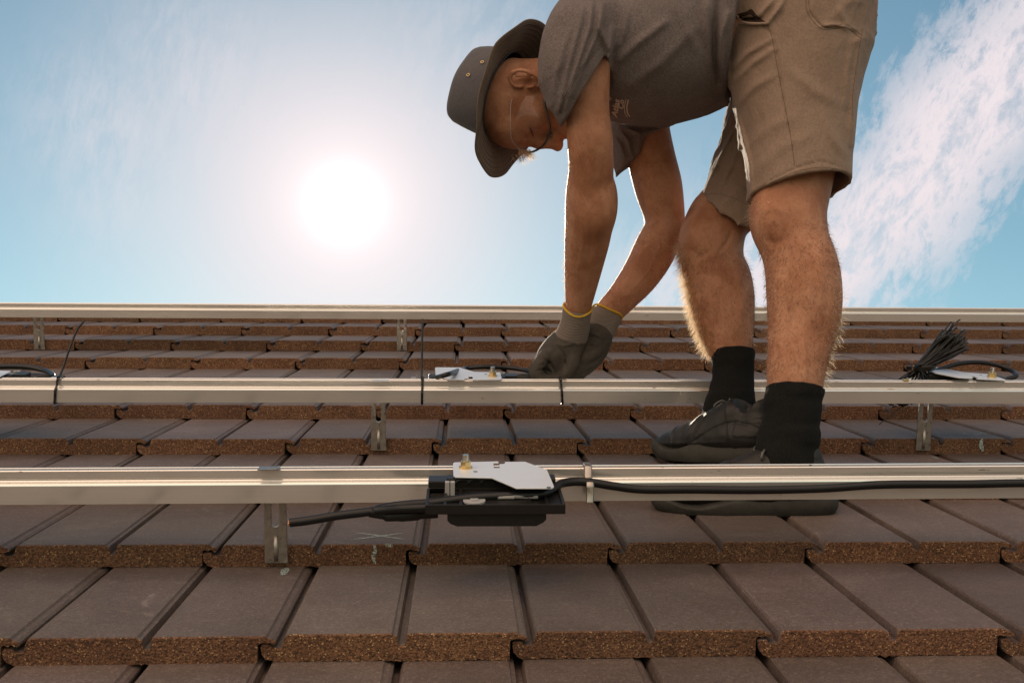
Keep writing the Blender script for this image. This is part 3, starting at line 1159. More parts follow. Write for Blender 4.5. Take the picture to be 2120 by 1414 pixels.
tie('black cable tie at the far left with a long tail leaning right', 115, 785, 833, .003, [rz(122, 783, 2.19), rz(132, 757, 2.20), rz(146, 716, 2.21), rz(160, 682, 2.22), rz(168, 672, 2.225), rz(175, 663, 2.23)])
tie('black cable tie with its tail standing straight up left of the hands', 874, 785, 836, .0004, [rz(873, 786, 2.18), rz(873.5, 750, 2.19), rz(874, 700, 2.20), rz(875, 660, 2.21)])
tie('curved black cable tie on the middle rail held under the gloved fingers', 1163, 790, 836, -.002)
# loose tie dangling under the middle rail
path = [rz(1880, 838, 2.24), rz(1868, 842, 2.23), rz(1856, 850, 2.22), rz(1843, 862, 2.21), rz(1832, 868, 2.21), rz(1820, 879, 2.20)]
t = thing('loose_tie', 'thin loose black tie dangling below the middle rail near the right hook', 'cable tie', tuple(path[0]))
MB().tube(catmull(path, 5), .0009, 6).build('tie_strip', MT['tie'], t, smooth=True)
mk = MB()
for k in range(9):
    c_ = rz(1846 + k * 5.0, 838 + random.uniform(-1, 4), 2.24)
    mk.tube([c_, c_ + A([random.uniform(-.012, .012), .004, random.uniform(-.004, .006)]), c_ + A([random.uniform(-.02, .02), .008, random.uniform(-.004, .010)])], .0014, 5)
mk.build('tie_ends', MT['tie'], t)

# bundle of ties standing up
bb = rz(1916, 758, 2.28)
t = thing('tie_bundle', 'thick bundle of spare black cable ties strapped together and leaning right', 'cable tie bundle', tuple(bb))
mk = MB()
for k in range(170):
    a, b = random.uniform(0, 2 * math.pi), math.sqrt(random.random())
    px, py = 1911 + 17 * b * math.cos(a), 760 + 5 * math.sin(a) * b
    dz = .018 * b * math.sin(a)
    f_ = (b * math.cos(a) + 1) / 2
    fx = 1952 + 50 * f_ + random.uniform(-6, 6)
    fy = 692 + 28 * f_ + random.uniform(-11, 9)
    if random.random() < .07:
        fx += random.uniform(5, 14)
        fy -= random.uniform(8, 22)
    z0 = 2.28 + dz
    p0, p2 = rz(px, py, z0), rz(fx, fy, z0 + random.uniform(-.02, .035))
    p1 = (p0 + p2) / 2 + A([random.uniform(-.004, .004), random.uniform(-.005, .005), random.uniform(-.003, .003)])
    p3 = p2 + (p2 - p1) * random.uniform(.05, .16) + A([random.uniform(-.006, .006), 0, random.uniform(-.005, .005)])
    mk.tube(catmull([p0, p1, p2, p3], 3), random.uniform(.0012, .0018), 5)
mk.build('tie_strips', MT['tie'], t)
mk = MB()
cc = rz(1914, 760, 2.28)
ring = []
for k in range(20):
    a = 2 * math.pi * k / 20
    ring.append(cc + A([.0215 * math.cos(a), .017 * math.sin(a), .0015 * math.cos(a)]))
mk.tube(ring, .0016, 8, closed=True, flat=((0, 0, 1), .0060))
mk.box(rz(1882, 762, 2.265), (.010, .008, .010), .0015)
mk.build('binding_strap', MT['tie'], t, smooth=False)
mk = MB()
for k in range(26):
    p0 = rz(1908 + random.uniform(-14, 14), 762, 2.28 + random.uniform(-.01, .01))
    p2 = rz(random.choice([1862, 1872, 1890, 1905, 1921]) + random.uniform(-6, 6), 789 + random.uniform(-3, 2), 2.27 + random.uniform(-.01, .01))
    mk.tube(catmull([p0, (p0 + p2) / 2 + A([0, 0, random.uniform(-.004, .005)]), p2], 4), .0014, 5)
mk.build('tie_heads', MT['tie'], t)


# ------------------------------------------------------------------ implicit surfaces
class Vol:
    def __init__(self, lo_, hi, h):
        self.lo, self.h = A(lo_, float), h
        self.n = np.ceil((A(hi, float) - self.lo) / h).astype(int) + 1
        self.f = np.full(tuple(self.n), .05, np.float32)

    def _sl(self, lo_, hi):
        a = np.clip(np.floor((lo_ - self.lo) / self.h).astype(int), 0, self.n)
        b = np.clip(np.ceil((hi - self.lo) / self.h).astype(int) + 1, 0, self.n)
        return a, b

    def coords(self, a, b):
        g_ = [np.arange(a[i], b[i], dtype=np.float32) * self.h + self.lo[i] for i in range(3)]
        return g_[0][:, None, None], g_[1][None, :, None], g_[2][None, None, :]

    def apply(self, lo_, hi, fn, k=0.0, op='u'):
        a, b = self._sl(lo_, hi)
        if np.any(b <= a):
            return
        X, Y, Z = self.coords(a, b)
        d = fn(X, Y, Z).astype(np.float32)
        s = (slice(a[0], b[0]), slice(a[1], b[1]), slice(a[2], b[2]))
        f = self.f[s]
        if op == 'u':
            if k > 0:
                hh = np.clip(.5 + .5 * (f - d) / k, 0, 1)
                self.f[s] = f + (d - f) * hh - k * hh * (1 - hh)
            else:
                self.f[s] = np.minimum(f, d)
        elif op == 's':
            if k > 0:
                hh = np.clip(.5 - .5 * (f + d) / k, 0, 1)
                self.f[s] = f + (-d - f) * hh + k * hh * (1 - hh)
            else:
                self.f[s] = np.maximum(f, -d)

    def seg(self, p, q, rp, rq, k=0.0, op='u', ax=None, fac=1.0, off=0.0):
        p, q = A(p, float), A(q, float)
        rm = max(rp, rq) * max(fac, 1) + .03 + k
        lo_, hi = np.minimum(p, q) - rm, np.maximum(p, q) + rm
        d = q - p
        L2 = d @ d + 1e-12
        if ax is not None:
            ax = A(ax, float)
            ax /= np.linalg.norm(ax)
            cfac = 1 - 1 / fac
            dd = d - ax * (d @ ax) * cfac
            L2 = dd @ dd + 1e-12
        else:
            dd = d

        def fn(X, Y, Z):
            x, y, z = X - p[0], Y - p[1], Z - p[2]
            if ax is not None:
                t_ = (x * ax[0] + y * ax[1] + z * ax[2]) * cfac
                x, y, z = x - ax[0] * t_, y - ax[1] * t_, z - ax[2] * t_
            t = np.clip((x * dd[0] + y * dd[1] + z * dd[2]) / L2, 0, 1)
            x, y, z = x - t * dd[0], y - t * dd[1], z - t * dd[2]
            return np.sqrt(x * x + y * y + z * z) - (rp + (rq - rp) * t) + off
        self.apply(lo_, hi, fn, k, op)

    def chain(self, pts, rs, k=.0, n=5, op='u', ax=None, fac=1.0, kin=.003, off=0.0):
        P4 = [np.append(A(p, float), r) for p, r in zip(pts, rs)]
        path = catmull(P4, n) if len(P4) > 2 else [P4[0], P4[1]]
        # own scratch union first (so k only blends with what was there)
        allp = A([p[:3] for p in path])
        rm = max(p[3] for p in path) * max(fac, 1) + .03 + k
        a, b = self._sl(allp.min(0) - rm, allp.max(0) + rm)
        if np.any(b <= a):
            return
        tmp = Vol(self.lo + a * self.h, self.lo + (b - 1) * self.h, self.h)
        tmp.n = (b - a)
        tmp.f = np.full(tuple(tmp.n), .05, np.float32)
        for i in range(len(path) - 1):
            x0, x1 = path[i], path[i + 1]
            tmp.seg(x0[:3], x1[:3], x0[3], x1[3], kin, 'u', ax, fac, off)
        self.merge(tmp, a, b, k, op)
        return self

    def merge(self, tmp, a, b, k, op):
        s = (slice(a[0], b[0]), slice(a[1], b[1]), slice(a[2], b[2]))
        f, d = self.f[s], tmp.f
        if op == 'u':
            if k > 0:
                hh = np.clip(.5 + .5 * (f - d) / k, 0, 1)
                self.f[s] = f + (d - f) * hh - k * hh * (1 - hh)
            else:
                self.f[s] = np.minimum(f, d)
        else:
            if k > 0:
                hh = np.clip(.5 - .5 * (f + d) / k, 0, 1)
                self.f[s] = f + (-d - f) * hh + k * hh * (1 - hh)
            else:
                self.f[s] = np.maximum(f, -d)

    def union(self, other, k=0.0):
        if k > 0:
            hh = np.clip(.5 + .5 * (self.f - other.f) / k, 0, 1)
            self.f = self.f + (other.f - self.f) * hh - k * hh * (1 - hh)
        else:
            self.f = np.minimum(self.f, other.f)

    def like(self):
        v = Vol.__new__(Vol)
        v.lo, v.h, v.n = self.lo, self.h, self.n
        v.f = np.full(tuple(self.n), .05, np.float32)
        return v

    def ell(self, c, R, rad, k=0.0, op='u'):
        """ellipsoid; R rows = axes"""
        c = A(c, float)
        R = A(R, float)
        m_ = max(rad) + .02 + k
        rmin = min(rad)

        def fn(X, Y, Z):
            x, y, z = X - c[0], Y - c[1], Z - c[2]
            s1 = s2 = 0
            for i in range(3):
                t = x * R[i][0] + y * R[i][1] + z * R[i][2]
                s1 = s1 + (t / rad[i]) ** 2
                s2 = s2 + (t / rad[i] ** 2) ** 2
            k0, k1 = np.sqrt(s1), np.sqrt(s2) + 1e-9
            return k0 * (k0 - 1) / k1
        self.apply(c - m_, c + m_, fn, k, op)

    def cut(self, p, nrm, k=0.0):
        """remove the half-space on the side nrm points to"""
        p, nrm = A(p, float), A(nrm, float)
        nrm /= np.linalg.norm(nrm)
        X, Y, Z = self.coords((0, 0, 0), self.n)
        d = ((X - p[0]) * nrm[0] + (Y - p[1]) * nrm[1] + (Z - p[2]) * nrm[2]).astype(np.float32)
        self.f = np.maximum(self.f, d)

    def disp(self, fn, band=.02):
        idx = np.nonzero(np.abs(self.f) < band)
        pts = np.stack([idx[i] * self.h + self.lo[i] for i in range(3)], 1)
        self.f[idx] -= fn(pts).astype(np.float32)

    def mesh(self, smooth=0):
        f = self.f
        n = f.shape
        s = f < 0
        cnt = np.zeros(tuple(x - 1 for x in n), np.uint8)
        for dx in (0, 1):
            for dy in (0, 1):
                for dz in (0, 1):
                    cnt += s[dx:n[0] - 1 + dx, dy:n[1] - 1 + dy, dz:n[2] - 1 + dz]
        act = (cnt > 0) & (cnt < 8)
        idx = np.full(act.shape, -1, np.int32)
        ii = np.nonzero(act)
        m_ = len(ii[0])
        idx[ii] = np.arange(m_)
        acc = np.zeros((m_, 3))
        num = np.zeros(m_)
        I, J, K = ii
        for axn in range(3):
            o1, o2 = [(1, 2), (0, 2), (0, 1)][axn]
            for a in (0, 1):
                for b in (0, 1):
                    off = [0, 0, 0]
                    off[o1], off[o2] = a, b
                    off2 = list(off)
                    off2[axn] += 1
                    f0 = f[I + off[0], J + off[1], K + off[2]].astype(float)
                    f1 = f[I + off2[0], J + off2[1], K + off2[2]].astype(float)
                    c_ = (f0 < 0) != (f1 < 0)
                    t = np.where(c_, f0 / np.where(c_, f0 - f1, 1), 0)
                    v = np.zeros((m_, 3))
                    v[:, o1], v[:, o2] = a, b
                    v[:, axn] = t
                    acc += v * c_[:, None]
                    num += c_
        V = acc / num[:, None] + np.stack(ii, 1)
        V = V * self.h + self.lo
        Q = []
        for axn in range(3):
            sl0 = [slice(1, n[i] - 1) for i in range(3)]
            sl1 = [slice(1, n[i] - 1) for i in range(3)]
            sl0[axn] = slice(0, n[axn] - 1)
            sl1[axn] = slice(1, n[axn])
            a, b = s[tuple(sl0)], s[tuple(sl1)]
            e = np.nonzero(a != b)
            ins = a[e]
            c_ = [e[i] + (0 if i == axn else 1) for i in range(3)]
            o1, o2 = [(1, 2), (2, 0), (0, 1)][axn]

            def cell(d1, d2):
                q = [x.copy() for x in c_]
                q[o1] -= d1
                q[o2] -= d2
                return idx[q[0], q[1], q[2]]
            v0, v1, v2, v3 = cell(1, 1), cell(0, 1), cell(0, 0), cell(1, 0)
            qd = np.stack([v0, v1, v2, v3], 1)
            qd[~ins] = qd[~ins][:, ::-1]
            Q.append(qd)
        Q = np.concatenate(Q)
        Q = Q[(Q >= 0).all(1)]
        for _ in range(smooth):
            S = np.zeros_like(V)
            c_ = np.zeros(len(V))
            for a, b in ((0, 1), (1, 2), (2, 3), (3, 0)):
                for p, q in ((a, b), (b, a)):
                    for d_ in range(3):
                        S[:, d_] += np.bincount(Q[:, p], V[Q[:, q], d_], len(V))
                    c_ += np.bincount(Q[:, p], minlength=len(V))
            V = V * .5 + .5 * S / np.maximum(c_, 1)[:, None]
        return V, Q


_lat = np.random.RandomState(5).rand(32, 32, 32)


def vnoise(p, fr):
    q = p * fr
    i = np.floor(q).astype(int)
    t = q - i
    t = t * t * (3 - 2 * t)
    r = 0
    for a in (0, 1):
        for b in (0, 1):
            for c_ in (0, 1):
                wgt = (t[:, 0] if a else 1 - t[:, 0]) * (t[:, 1] if b else 1 - t[:, 1]) * (t[:, 2] if c_ else 1 - t[:, 2])
                r = r + wgt * _lat[(i[:, 0] + a) % 32, (i[:, 1] + b) % 32, (i[:, 2] + c_) % 32]
    return r - .5


def project(p):
    q = p - CAMW
    z = q @ Fw
    return 1060 + CF * (q @ Rw) / z, 707 - CF * (q @ Uw) / z, z


def fold_fn(folds, zmax=None, noise=(), ridges=()):
    """folds: list of (polyline px, width px, height m[, zlimit])"""
    def fn(p):
        x, y, z = project(p)
        r = np.zeros(len(p))
        for fo in folds:
            poly, wd, am = fo[:3]
            am = am * 1.8
            zl = fo[3] if len(fo) > 3 else zmax
            best = np.full(len(p), 1e9)
            tt = np.zeros(len(p))
            N = len(poly) - 1
            for i in range(N):
                a, b = A(poly[i], float), A(poly[i + 1], float)
                d = b - a
                t = np.clip(((x - a[0]) * d[0] + (y - a[1]) * d[1]) / (d @ d), 0, 1)
                dist = np.hypot(x - a[0] - t * d[0], y - a[1] - t * d[1])
                m_ = dist < best
                best = np.where(m_, dist, best)
                tt = np.where(m_, (i + t) / N, tt)
            g_ = am * np.exp(-(best / wd) ** 2) * np.sin(np.pi * np.clip(tt * .86 + .07, 0, 1)) ** .6
            if zl is not None:
                g_ = g_ * (z < zl)
            r += g_
        for fr, am in noise:
            r += am * vnoise(p, fr)
        for fr, am, axv in ridges:      # soft creases running along one direction
            axv = axv / np.linalg.norm(axv)
            q_ = p + .03 * np.stack([vnoise(p + 3, 9), vnoise(p + 7, 9), vnoise(p + 11, 9)], 1)
            q_ = q_ - np.outer(q_ @ axv, axv) * .72
            n_ = 1 - np.abs(vnoise(q_, fr)) * 4
            r += am * np.clip(n_, 0, 1) ** 2 * np.clip(vnoise(p + 5, 7) * 3 + .55, 0, 1)
        return r
    return fn


def pr(zv, px):
    return px * zv / CF


GUP = A([0, 0, 1.0])


def chainpx(L):
    """L: (px,py,z,radius px)"""
    return [P(x, y, z) for x, y, z, r in L], [pr(z, r) for x, y, z, r in L]


NEAR_LEG = [(1652, 90, 2.08, 100), (1655, 200, 2.05, 94), (1650, 320, 2.02, 82), (1634, 425, 1.990, 76), (1635, 470, 1.978, 74), (1647, 515, 1.962, 69), (1658, 560, 1.950, 70), (1661, 610, 1.937, 70), (1661, 655, 1.927, 68.5), (1656, 710, 1.912, 64), (1649, 760, 1.895, 58), (1645, 805, 1.885, 54), (1637, 880, 1.868, 47), (1630, 950, 1.857, 40), (1628, 972, 1.853, 34)]
FAR_LEG = [(1630, 120, 2.29, 84), (1601, 250, 2.27, 78), (1548, 385, 2.25, 66), (1490, 452, 2.235, 64), (1474, 500, 2.215, 64), (1472, 540, 2.205, 60), (1485, 585, 2.20, 63), (1492, 625, 2.195, 62), (1500, 670, 2.185, 56), (1509, 712, 2.175, 46), (1516, 750, 2.165, 38), (1516, 800, 2.15, 36), (1512, 850, 2.13, 37), (1500, 890, 2.115, 36)]
NEAR_ARM = [(1205, 75, 1.985, 52), (1212, 150, 1.99, 50), (1216, 230, 2.00, 43.5), (1221, 290, 2.01, 46), (1224, 345, 2.03, 45), (1222, 375, 2.045, 45.5), (1223, 405, 2.06, 50.5), (1221, 450, 2.08, 50), (1213, 515, 2.12, 44), (1204, 580, 2.16, 34.5), (1197, 635, 2.19, 26.5), (1187, 686, 2.228, 22)]
FAR_ARM = [(1330, 190, 2.30, 52), (1338, 260, 2.31, 46), (1347, 320, 2.315, 48), (1362, 385, 2.32, 49), (1374, 440, 2.32, 42), (1374, 475, 2.315, 40), (1352, 525, 2.30, 43), (1322, 575, 2.29, 38), (1285, 620, 2.28, 31), (1257, 650, 2.275, 28), (1236, 690, 2.265, 26)]
TORSO = [(1228, 92, 2.12, 84), (1290, 112, 2.13, 132), (1370, 103, 2.14, 146), (1450, 72, 2.145, 143), (1540, 50, 2.145, 150), (1620, 40, 2.145, 150)]

LAT = P(1195, 90, 1.97) - P(1335, 190, 2.30)
LAT /= np.linalg.norm(LAT)
HLAT = P(1655, 90, 2.03) - P(1640, 100, 2.28)
HLAT /= np.linalg.norm(HLAT)

# head frame
hf = .10 * Rw - .95 * Uw - .08 * Fw
hf /= np.linalg.norm(hf)
hu = -.95 * Rw - .15 * Uw + .2 * Fw
hu -= hf * (hu @ hf)
hu /= np.linalg.norm(hu)
hl = np.cross(hu, hf)
HO = P(1108, 186, 2.115)


def HP(x, y, z):
    return HO + hf * x + hl * y + hu * z


HR = [hf, hl, hu]

# ---- body (skin)
lo_ = np.min([P(930, 0, 2.0), P(1060, 420, 1.8), P(1600, 1060, 1.8), P(1500, 900, 2.1), P(1350, 300, 2.4), P(1060, 0, 2.4), P(1800, 1000, 1.7), P(1200, 1010, 1.75)], axis=0)
hi = np.max([P(930, -60, 2.0), P(1780, -120, 2.35), P(1600, 300, 2.5), P(1800, 0, 2.5)], axis=0)
lo_ = lo_ + A([-.02, -.12, 0.0])
hi = hi + A([.02, .05, 0])
body = Vol(lo_, hi, .0026)
for Lp, kk in ((NEAR_LEG, .02), (FAR_LEG, .02), (NEAR_ARM, .02), (FAR_ARM, .02)):
    c_, r_ = chainpx(Lp)
    body.chain(c_, r_, k=kk, n=5)
# calf muscle, kneecap, elbow and forearm volume
body.ell(P(1672, 600, 1.935), np.eye(3), (.052, .060, .10), .03)
body.ell(P(1598, 458, 1.960), np.eye(3), (.030, .036, .040), .03)
body.ell(P(1452, 492, 2.19), np.eye(3), (.036, .040, .045), .03)
body.ell(P(1505, 610, 2.205), np.eye(3), (.046, .052, .09), .03)
body.ell(P(1238, 425, 2.06), np.eye(3), (.026, .034, .050), .03)
tp, tr = chainpx([(a, b, c, d * .80) for a, b, c, d in TORSO])
body.chain(tp, tr, k=.03, n=3, ax=LAT, fac=1.25)
# neck + head
body.chain([P(1245, 120, 2.12), P(1190, 165, 2.12), HP(.0, 0, -.03)], [.070, .058, .056], k=.03)
body.ell(HP(.012, 0, .052), HR, (.080, .076, .088), .03)
body.chain([HP(.030, 0, .03), HP(.036, 0, -.03), HP(.046, 0, -.075)], [.062, .056, .040], k=.03)
for sgn in (1, -1):
    body.seg(HP(-.005, .052 * sgn, -.045), HP(.070, .016 * sgn, -.092), .018, .018, .03)
    body.ell(HP(.062, .043 * sgn, -.006), HR, (.026, .022, .02), .018)
    body.seg(HP(.092, .012 * sgn, .040), HP(.078, .050 * sgn, .036), .011, .009, .014)
    body.ell(HP(.106, .034 * sgn, .019), HR, (.021, .020, .0135), .010, 's')
    body.ell(HP(.0765, .033 * sgn, .017), HR, (.0150, .0160, .0130), .004)
    body.seg(HP(.0920, .018 * sgn, .0150), HP(.0840, .047 * sgn, .0150), .0020, .0016, .002)
    body.seg(HP(.0935, .018 * sgn, .0105), HP(.0845, .047 * sgn, .0115), .0016, .0012, .001, 's')
    body.seg(HP(.0925, .018 * sgn, .0240), HP(.0830, .048 * sgn, .0240), .0016, .0014, .002, 's')
    body.ell(HP(.102, .0145 * sgn, -.034), HR, (.012, .0085, .009), .006)
body.ell(HP(.078, 0, .056), HR, (.022, .055, .03), .03)
body.seg(HP(.094, 0, .034), HP(.106, 0, .004), .010, .011, .014)
body.seg(HP(.106, 0, .004), HP(.112, 0, -.030), .011, .0125, .008)
body.ell(HP(.117, 0, -.032), HR, (.012, .011, .010), .006)
for sgn in (1, -1):
    body.ell(HP(.1065, .0120 * sgn, -.0415), HR, (.0060, .0038, .0045), .001, 's')
body.ell(HP(.086, 0, -.060), HR, (.020, .030, .022), .012)
body.seg(HP(.102, -.016, -.0555), HP(.102, .016, -.0555), .0058, .0058, .005)
body.seg(HP(.100, -.015, -.0670), HP(.100, .015, -.0670), .0066, .0066, .005)
body.seg(HP(.110, -.022, -.0610), HP(.110, .022, -.0610), .0026, .0026, .002, 's')
body.ell(HP(.084, 0, -.098), HR, (.020, .022, .016), .014)
# ears
for sgn in (1, -1):
    e0 = .075 * sgn
    ex = lambda a, b: HP(.009 + a * .80 + .15 * (-b), e0 + sgn * (.011 - .45 * a), b * .92)
    body.ell(HP(.011, .073 * sgn, .0), [hf * .94 + hl * (-.34 * sgn), hl * .94 + hf * .34 * sgn, hu], (.016, .0065, .027), .006)
    rimp = [ex(.012, .012), ex(.010, .026), ex(-.004, .034), ex(-.018, .026), ex(-.022, .006), ex(-.016, -.012), ex(-.006, -.026), ex(.006, -.030), ex(.010, -.020)]
    body.chain(rimp, [.0026, .0032, .0035, .0036, .0034, .0032, .0046, .0052, .0028], k=.003, n=4)
    body.ell(ex(.004, -.002), HR, (.0080, .009, .0105), .003, 's')
    body.seg(ex(-.010, .020), ex(-.010, -.008), .0028, .0030, .004)
    body.seg(ex(.013, .000), ex(.012, -.010), .0034, .0034, .003)
# the top of the head is flattened inside the hat
HUW = -.88 * Rw + .30 * Uw + .40 * Fw
HUW /= np.linalg.norm(HUW)
HCW = P(1068, 203, 2.125)


def _flat(X, Y, Z):
    return (X - HCW[0]) * HUW[0] + (Y - HCW[1]) * HUW[1] + (Z - HCW[2]) * HUW[2] - .024


a_, b_ = body._sl(HCW - .17, HCW + .17)
X, Y, Z = body.coords(a_, b_)
rr_ = np.sqrt((X - HCW[0]) ** 2 + (Y - HCW[1]) ** 2 + (Z - HCW[2]) ** 2)
sl_ = (slice(a_[0], b_[0]), slice(a_[1], b_[1]), slice(a_[2], b_[2]))
body.f[sl_] = np.where(rr_ < .165, np.maximum(body.f[sl_], _flat(X, Y, Z).astype(np.float32)), body.f[sl_])
muscle = [
    ([(1246, 150), (1250, 230), (1246, 320)], 10, .0012, 2.06), ([(1208, 300), (1212, 360), (1230, 400)], 8, -.0010, 2.10),
    ([(1190, 420), (1184, 500), (1186, 590)], 9, .0012, 2.2), ([(1228, 440), (1222, 520), (1206, 600)], 8, -.0010, 2.2),
    ([(1200, 430), (1208, 500), (1196, 560), (1200, 620)], 2.4, .0007, 2.2),
    ([(1330, 470), (1322, 530), (1290, 590)], 8, .0010), ([(1370, 500), (1345, 560), (1300, 610)], 2.6, .0008),
    ([(1575, 440), (1600, 428), (1628, 440)], 8, .0014, 2.0), ([(1580, 490), (1605, 505), (1630, 495)], 7, -.0016, 2.0),
    ([(1690, 500), (1700, 580), (1690, 670)], 12, .0018, 2.0), ([(1625, 520), (1632, 600), (1630, 700)], 10, -.0012, 2.0),
    ([(1665, 690), (1668, 790)], 5, .0014, 2.0),
    ([(1430, 470), (1450, 455), (1480, 462)], 8, .0014, 2.22), ([(1428, 515), (1450, 530), (1475, 520)], 7, -.0014, 2.22),
    ([(1488, 524), (1505, 502), (1514, 482)], 4, -.0020, 2.24), ([(1530, 560), (1538, 620), (1530, 680)], 10, .0016, 2.24),
    ([(1478, 540), (1480, 620), (1490, 700)], 9, -.0012, 2.24),
]
body.disp(fold_fn(muscle, noise=((22, .0010),)), band=.008)
bodyV, bodyQ = body.mesh(1)
PB = P(1632, 1040, 1.85)
bodyo = addmesh('person', bodyV, bodyQ, MT['skin'], None, smooth=True, origin=PB)
prop(bodyo, 'man in grey t-shirt, khaki shorts and wide hat bending over the middle rail', 'person')
PR = Root(bodyo, PB, False)
del body


def clothmesh(name, vol, m, smooth=1, parent=PR, part=None):
    V, Q = vol.mesh(smooth)
    if part is not None:
        return sub(name, V, Q, m, part, parent, smooth=True), V, Q
    return addmesh(name, V, Q, m, parent, smooth=True), V, Q


# ---- T-shirt
allp = np.array([P(1110, 30, 1.9), P(1250, 350, 2.35), P(1110, 0, 2.5), P(1700, 200, 1.9), P(1700, 0, 2.5), P(1400, -160, 2.2), P(1400, 360, 2.4), P(1200, 280, 1.9)])
lo_, hi = allp.min(0) - .04, allp.max(0) + .04
lo_[1] -= .02
sh = Vol(lo_, hi, .0028)
tp, tr = chainpx(TORSO)
sh.chain(tp, tr, k=.02, n=4, ax=LAT, fac=1.30, kin=.01)
sh.cut(P(1528, 60, 2.14), Rw - .16 * Uw - (470 / CF) * Fw)
# near sleeve
slv = sh.like()
c_, r_ = chainpx([(1225, 40, 2.03, 74), (1197, 75, 1.985, 70), (1190, 120, 1.975, 69), (1188, 165, 1.98, 65), (1196, 212, 1.985, 51), (1206, 252, 1.99, 35)])
slv.chain(c_, r_, k=.0, n=4, kin=.008)
# hem plane through (1165,252)-(1258,102), containing roughly the view direction tilted
hA, hB = P(1170, 243, 1.985), P(1259, 100, 1.99)
nrm = np.cross(hB - hA, Fw)
if nrm @ (P(1230, 230, 1.99) - P(1190, 150, 1.99)) < 0:
    nrm = -nrm
nrm = nrm / np.linalg.norm(nrm) - .10 * (-Fw)
slv.cut(hA, nrm)
sh.union(slv, .018)
# far sleeve
slv = sh.like()
c_, r_ = chainpx([(1330, 160, 2.27, 74), (1328, 215, 2.30, 66), (1318, 265, 2.31, 56), (1312, 310, 2.315, 46), (1318, 350, 2.32, 40)])
slv.chain(c_, r_, k=.0, n=4, kin=.008)
hA2, hB2 = P(1297, 342, 2.31), P(1395, 262, 2.31)
nrm2 = np.cross(hB2 - hA2, Fw)
if nrm2 @ (P(1370, 330, 2.31) - P(1310, 260, 2.31)) < 0:
    nrm2 = -nrm2
slv.cut(hA2, nrm2)
sh.union(slv, .012)
# hollow the sleeves round the arms
for Lp, rng_ in ((NEAR_ARM, slice(1, 5)), (FAR_ARM, slice(1, 5))):
    c_, r_ = chainpx(Lp[rng_])
    sh.chain(c_, [x + .004 for x in r_], k=0, n=4, op='s')
# wider mouth of the near sleeve
sh.chain([P(1213, 150, 1.985), P(1228, 200, 1.99)], [.046, .055], k=.0, op='s')
# drape of fabric at the waist over the shorts
folds = [
    ([(1226, 5), (1221, 57), (1188, 158), (1172, 222)], 6, .0060, 2.03),
    ([(1210, 15), (1184, 113), (1157, 228)], 6, .0042, 2.03),
    ([(1196, 30), (1166, 100), (1146, 190)], 8, .0028, 2.03),
    ([(1240, 40), (1232, 80), (1206, 140), (1184, 200)], 5, .0050, 2.03),
    ([(1246, 10), (1243, 60), (1257, 98)], 7, .0070, 2.08),
    ([(1268, 60), (1262, 110), (1252, 172)], 6, .0055, 2.10),
    ([(1380, 45), (1320, 90), (1268, 140)], 9, .0045, 2.10),
    ([(1440, 60), (1370, 130), (1290, 190)], 12, .0030, 2.10),
    ([(1300, 20), (1290, 70), (1276, 120)], 8, .0035, 2.10),
    ([(1506, 30), (1494, 75), (1492, 130), (1498, 185)], 7, .0075, 2.10),
    ([(1486, 0), (1478, 60), (1478, 120), (1488, 170)], 6, -.0060, 2.10),
    ([(1462, 10), (1464, 70), (1470, 130)], 7, .0040, 2.10),
    ([(1400, 0), (1420, 60), (1452, 120)], 10, .0025, 2.10),
    ([(1280, 268), (1300, 290), (1309, 330)], 5, .0055), ([(1300, 268), (1326, 280), (1320, 316)], 5, .0050),
    ([(1268, 280), (1284, 300), (1294, 330)], 4, .0050),
    ([(1265, 262), (1330, 276), (1392, 262)], 5, .0030),
]
sh.disp(fold_fn(folds, noise=((14, .0040), (33, .0018)), ridges=((22, .0042, Rw * .5 + Uw), (38, .0022, Rw * .7 + Uw))))
shirt, sV, sQ = clothmesh('t_shirt', sh, MT['shirt'], 1)
del sh, slv
# sleeve hem band (stitched edge) near side
bvh = BVHTree.FromPolygons([tuple(v) for v in sV], [tuple(int(i) for i in q) for q in sQ])


def cast(x, y, z=None, lift=.0012, b_=None):
    d = P(x, y, 2.0) - CAMW
    d /= np.linalg.norm(d)
    h = (b_ or bvh).ray_cast(Vector(tuple(CAMW)), Vector(tuple(d)))
    if h[0] is None:
        return None
    return A(h[0]) - d * lift


# chest print: "Atlas Co" lettering with arcs
def textmesh(body_, size):
    cu = bpy.data.curves.new('txt', 'FONT')
    cu.body = body_
    cu.size = size
    cu.resolution_u = 3
    cu.shear = .25
    cu.offset = .035 * size
    ob = bpy.data.objects.new('txt', cu)
    C.objects.link(ob)
    dg = bpy.context.evaluated_depsgraph_get()
    me = ob.evaluated_get(dg).to_mesh()
    V = [tuple(v.co) for v in me.vertices]
    F = [tuple(p.vertices) for p in me.polygons]
    ob.evaluated_get(dg).to_mesh_clear()
    bpy.data.objects.remove(ob)
    bpy.data.curves.remove(cu)
    return V, F


pm = MB()


def stamp(txt, size, x0, y0, rx, ry, squeeze=1.0):
    """baseline starts at px (x0,y0); (rx,ry) unit direction of reading, px per unit"""
    V, F = textmesh(txt, size)
    nx, ny = ry, -rx          # text up
    pts = []
    for vx, vy, _ in V:
        x = x0 + rx * vx * squeeze + nx * vy
        y = y0 + ry * vx * squeeze + ny * vy
        q = cast(x, y, lift=.0034)
        if q is None:
            return
        pts.append(q)
    pm.add(pts, F)


d_ = A([.16, -.987])
stamp('Atlas', 17, 1277, 244, d_[0], d_[1], 1.05)
stamp('Co', 15, 1290, 228, .10, -.995, 1.05)


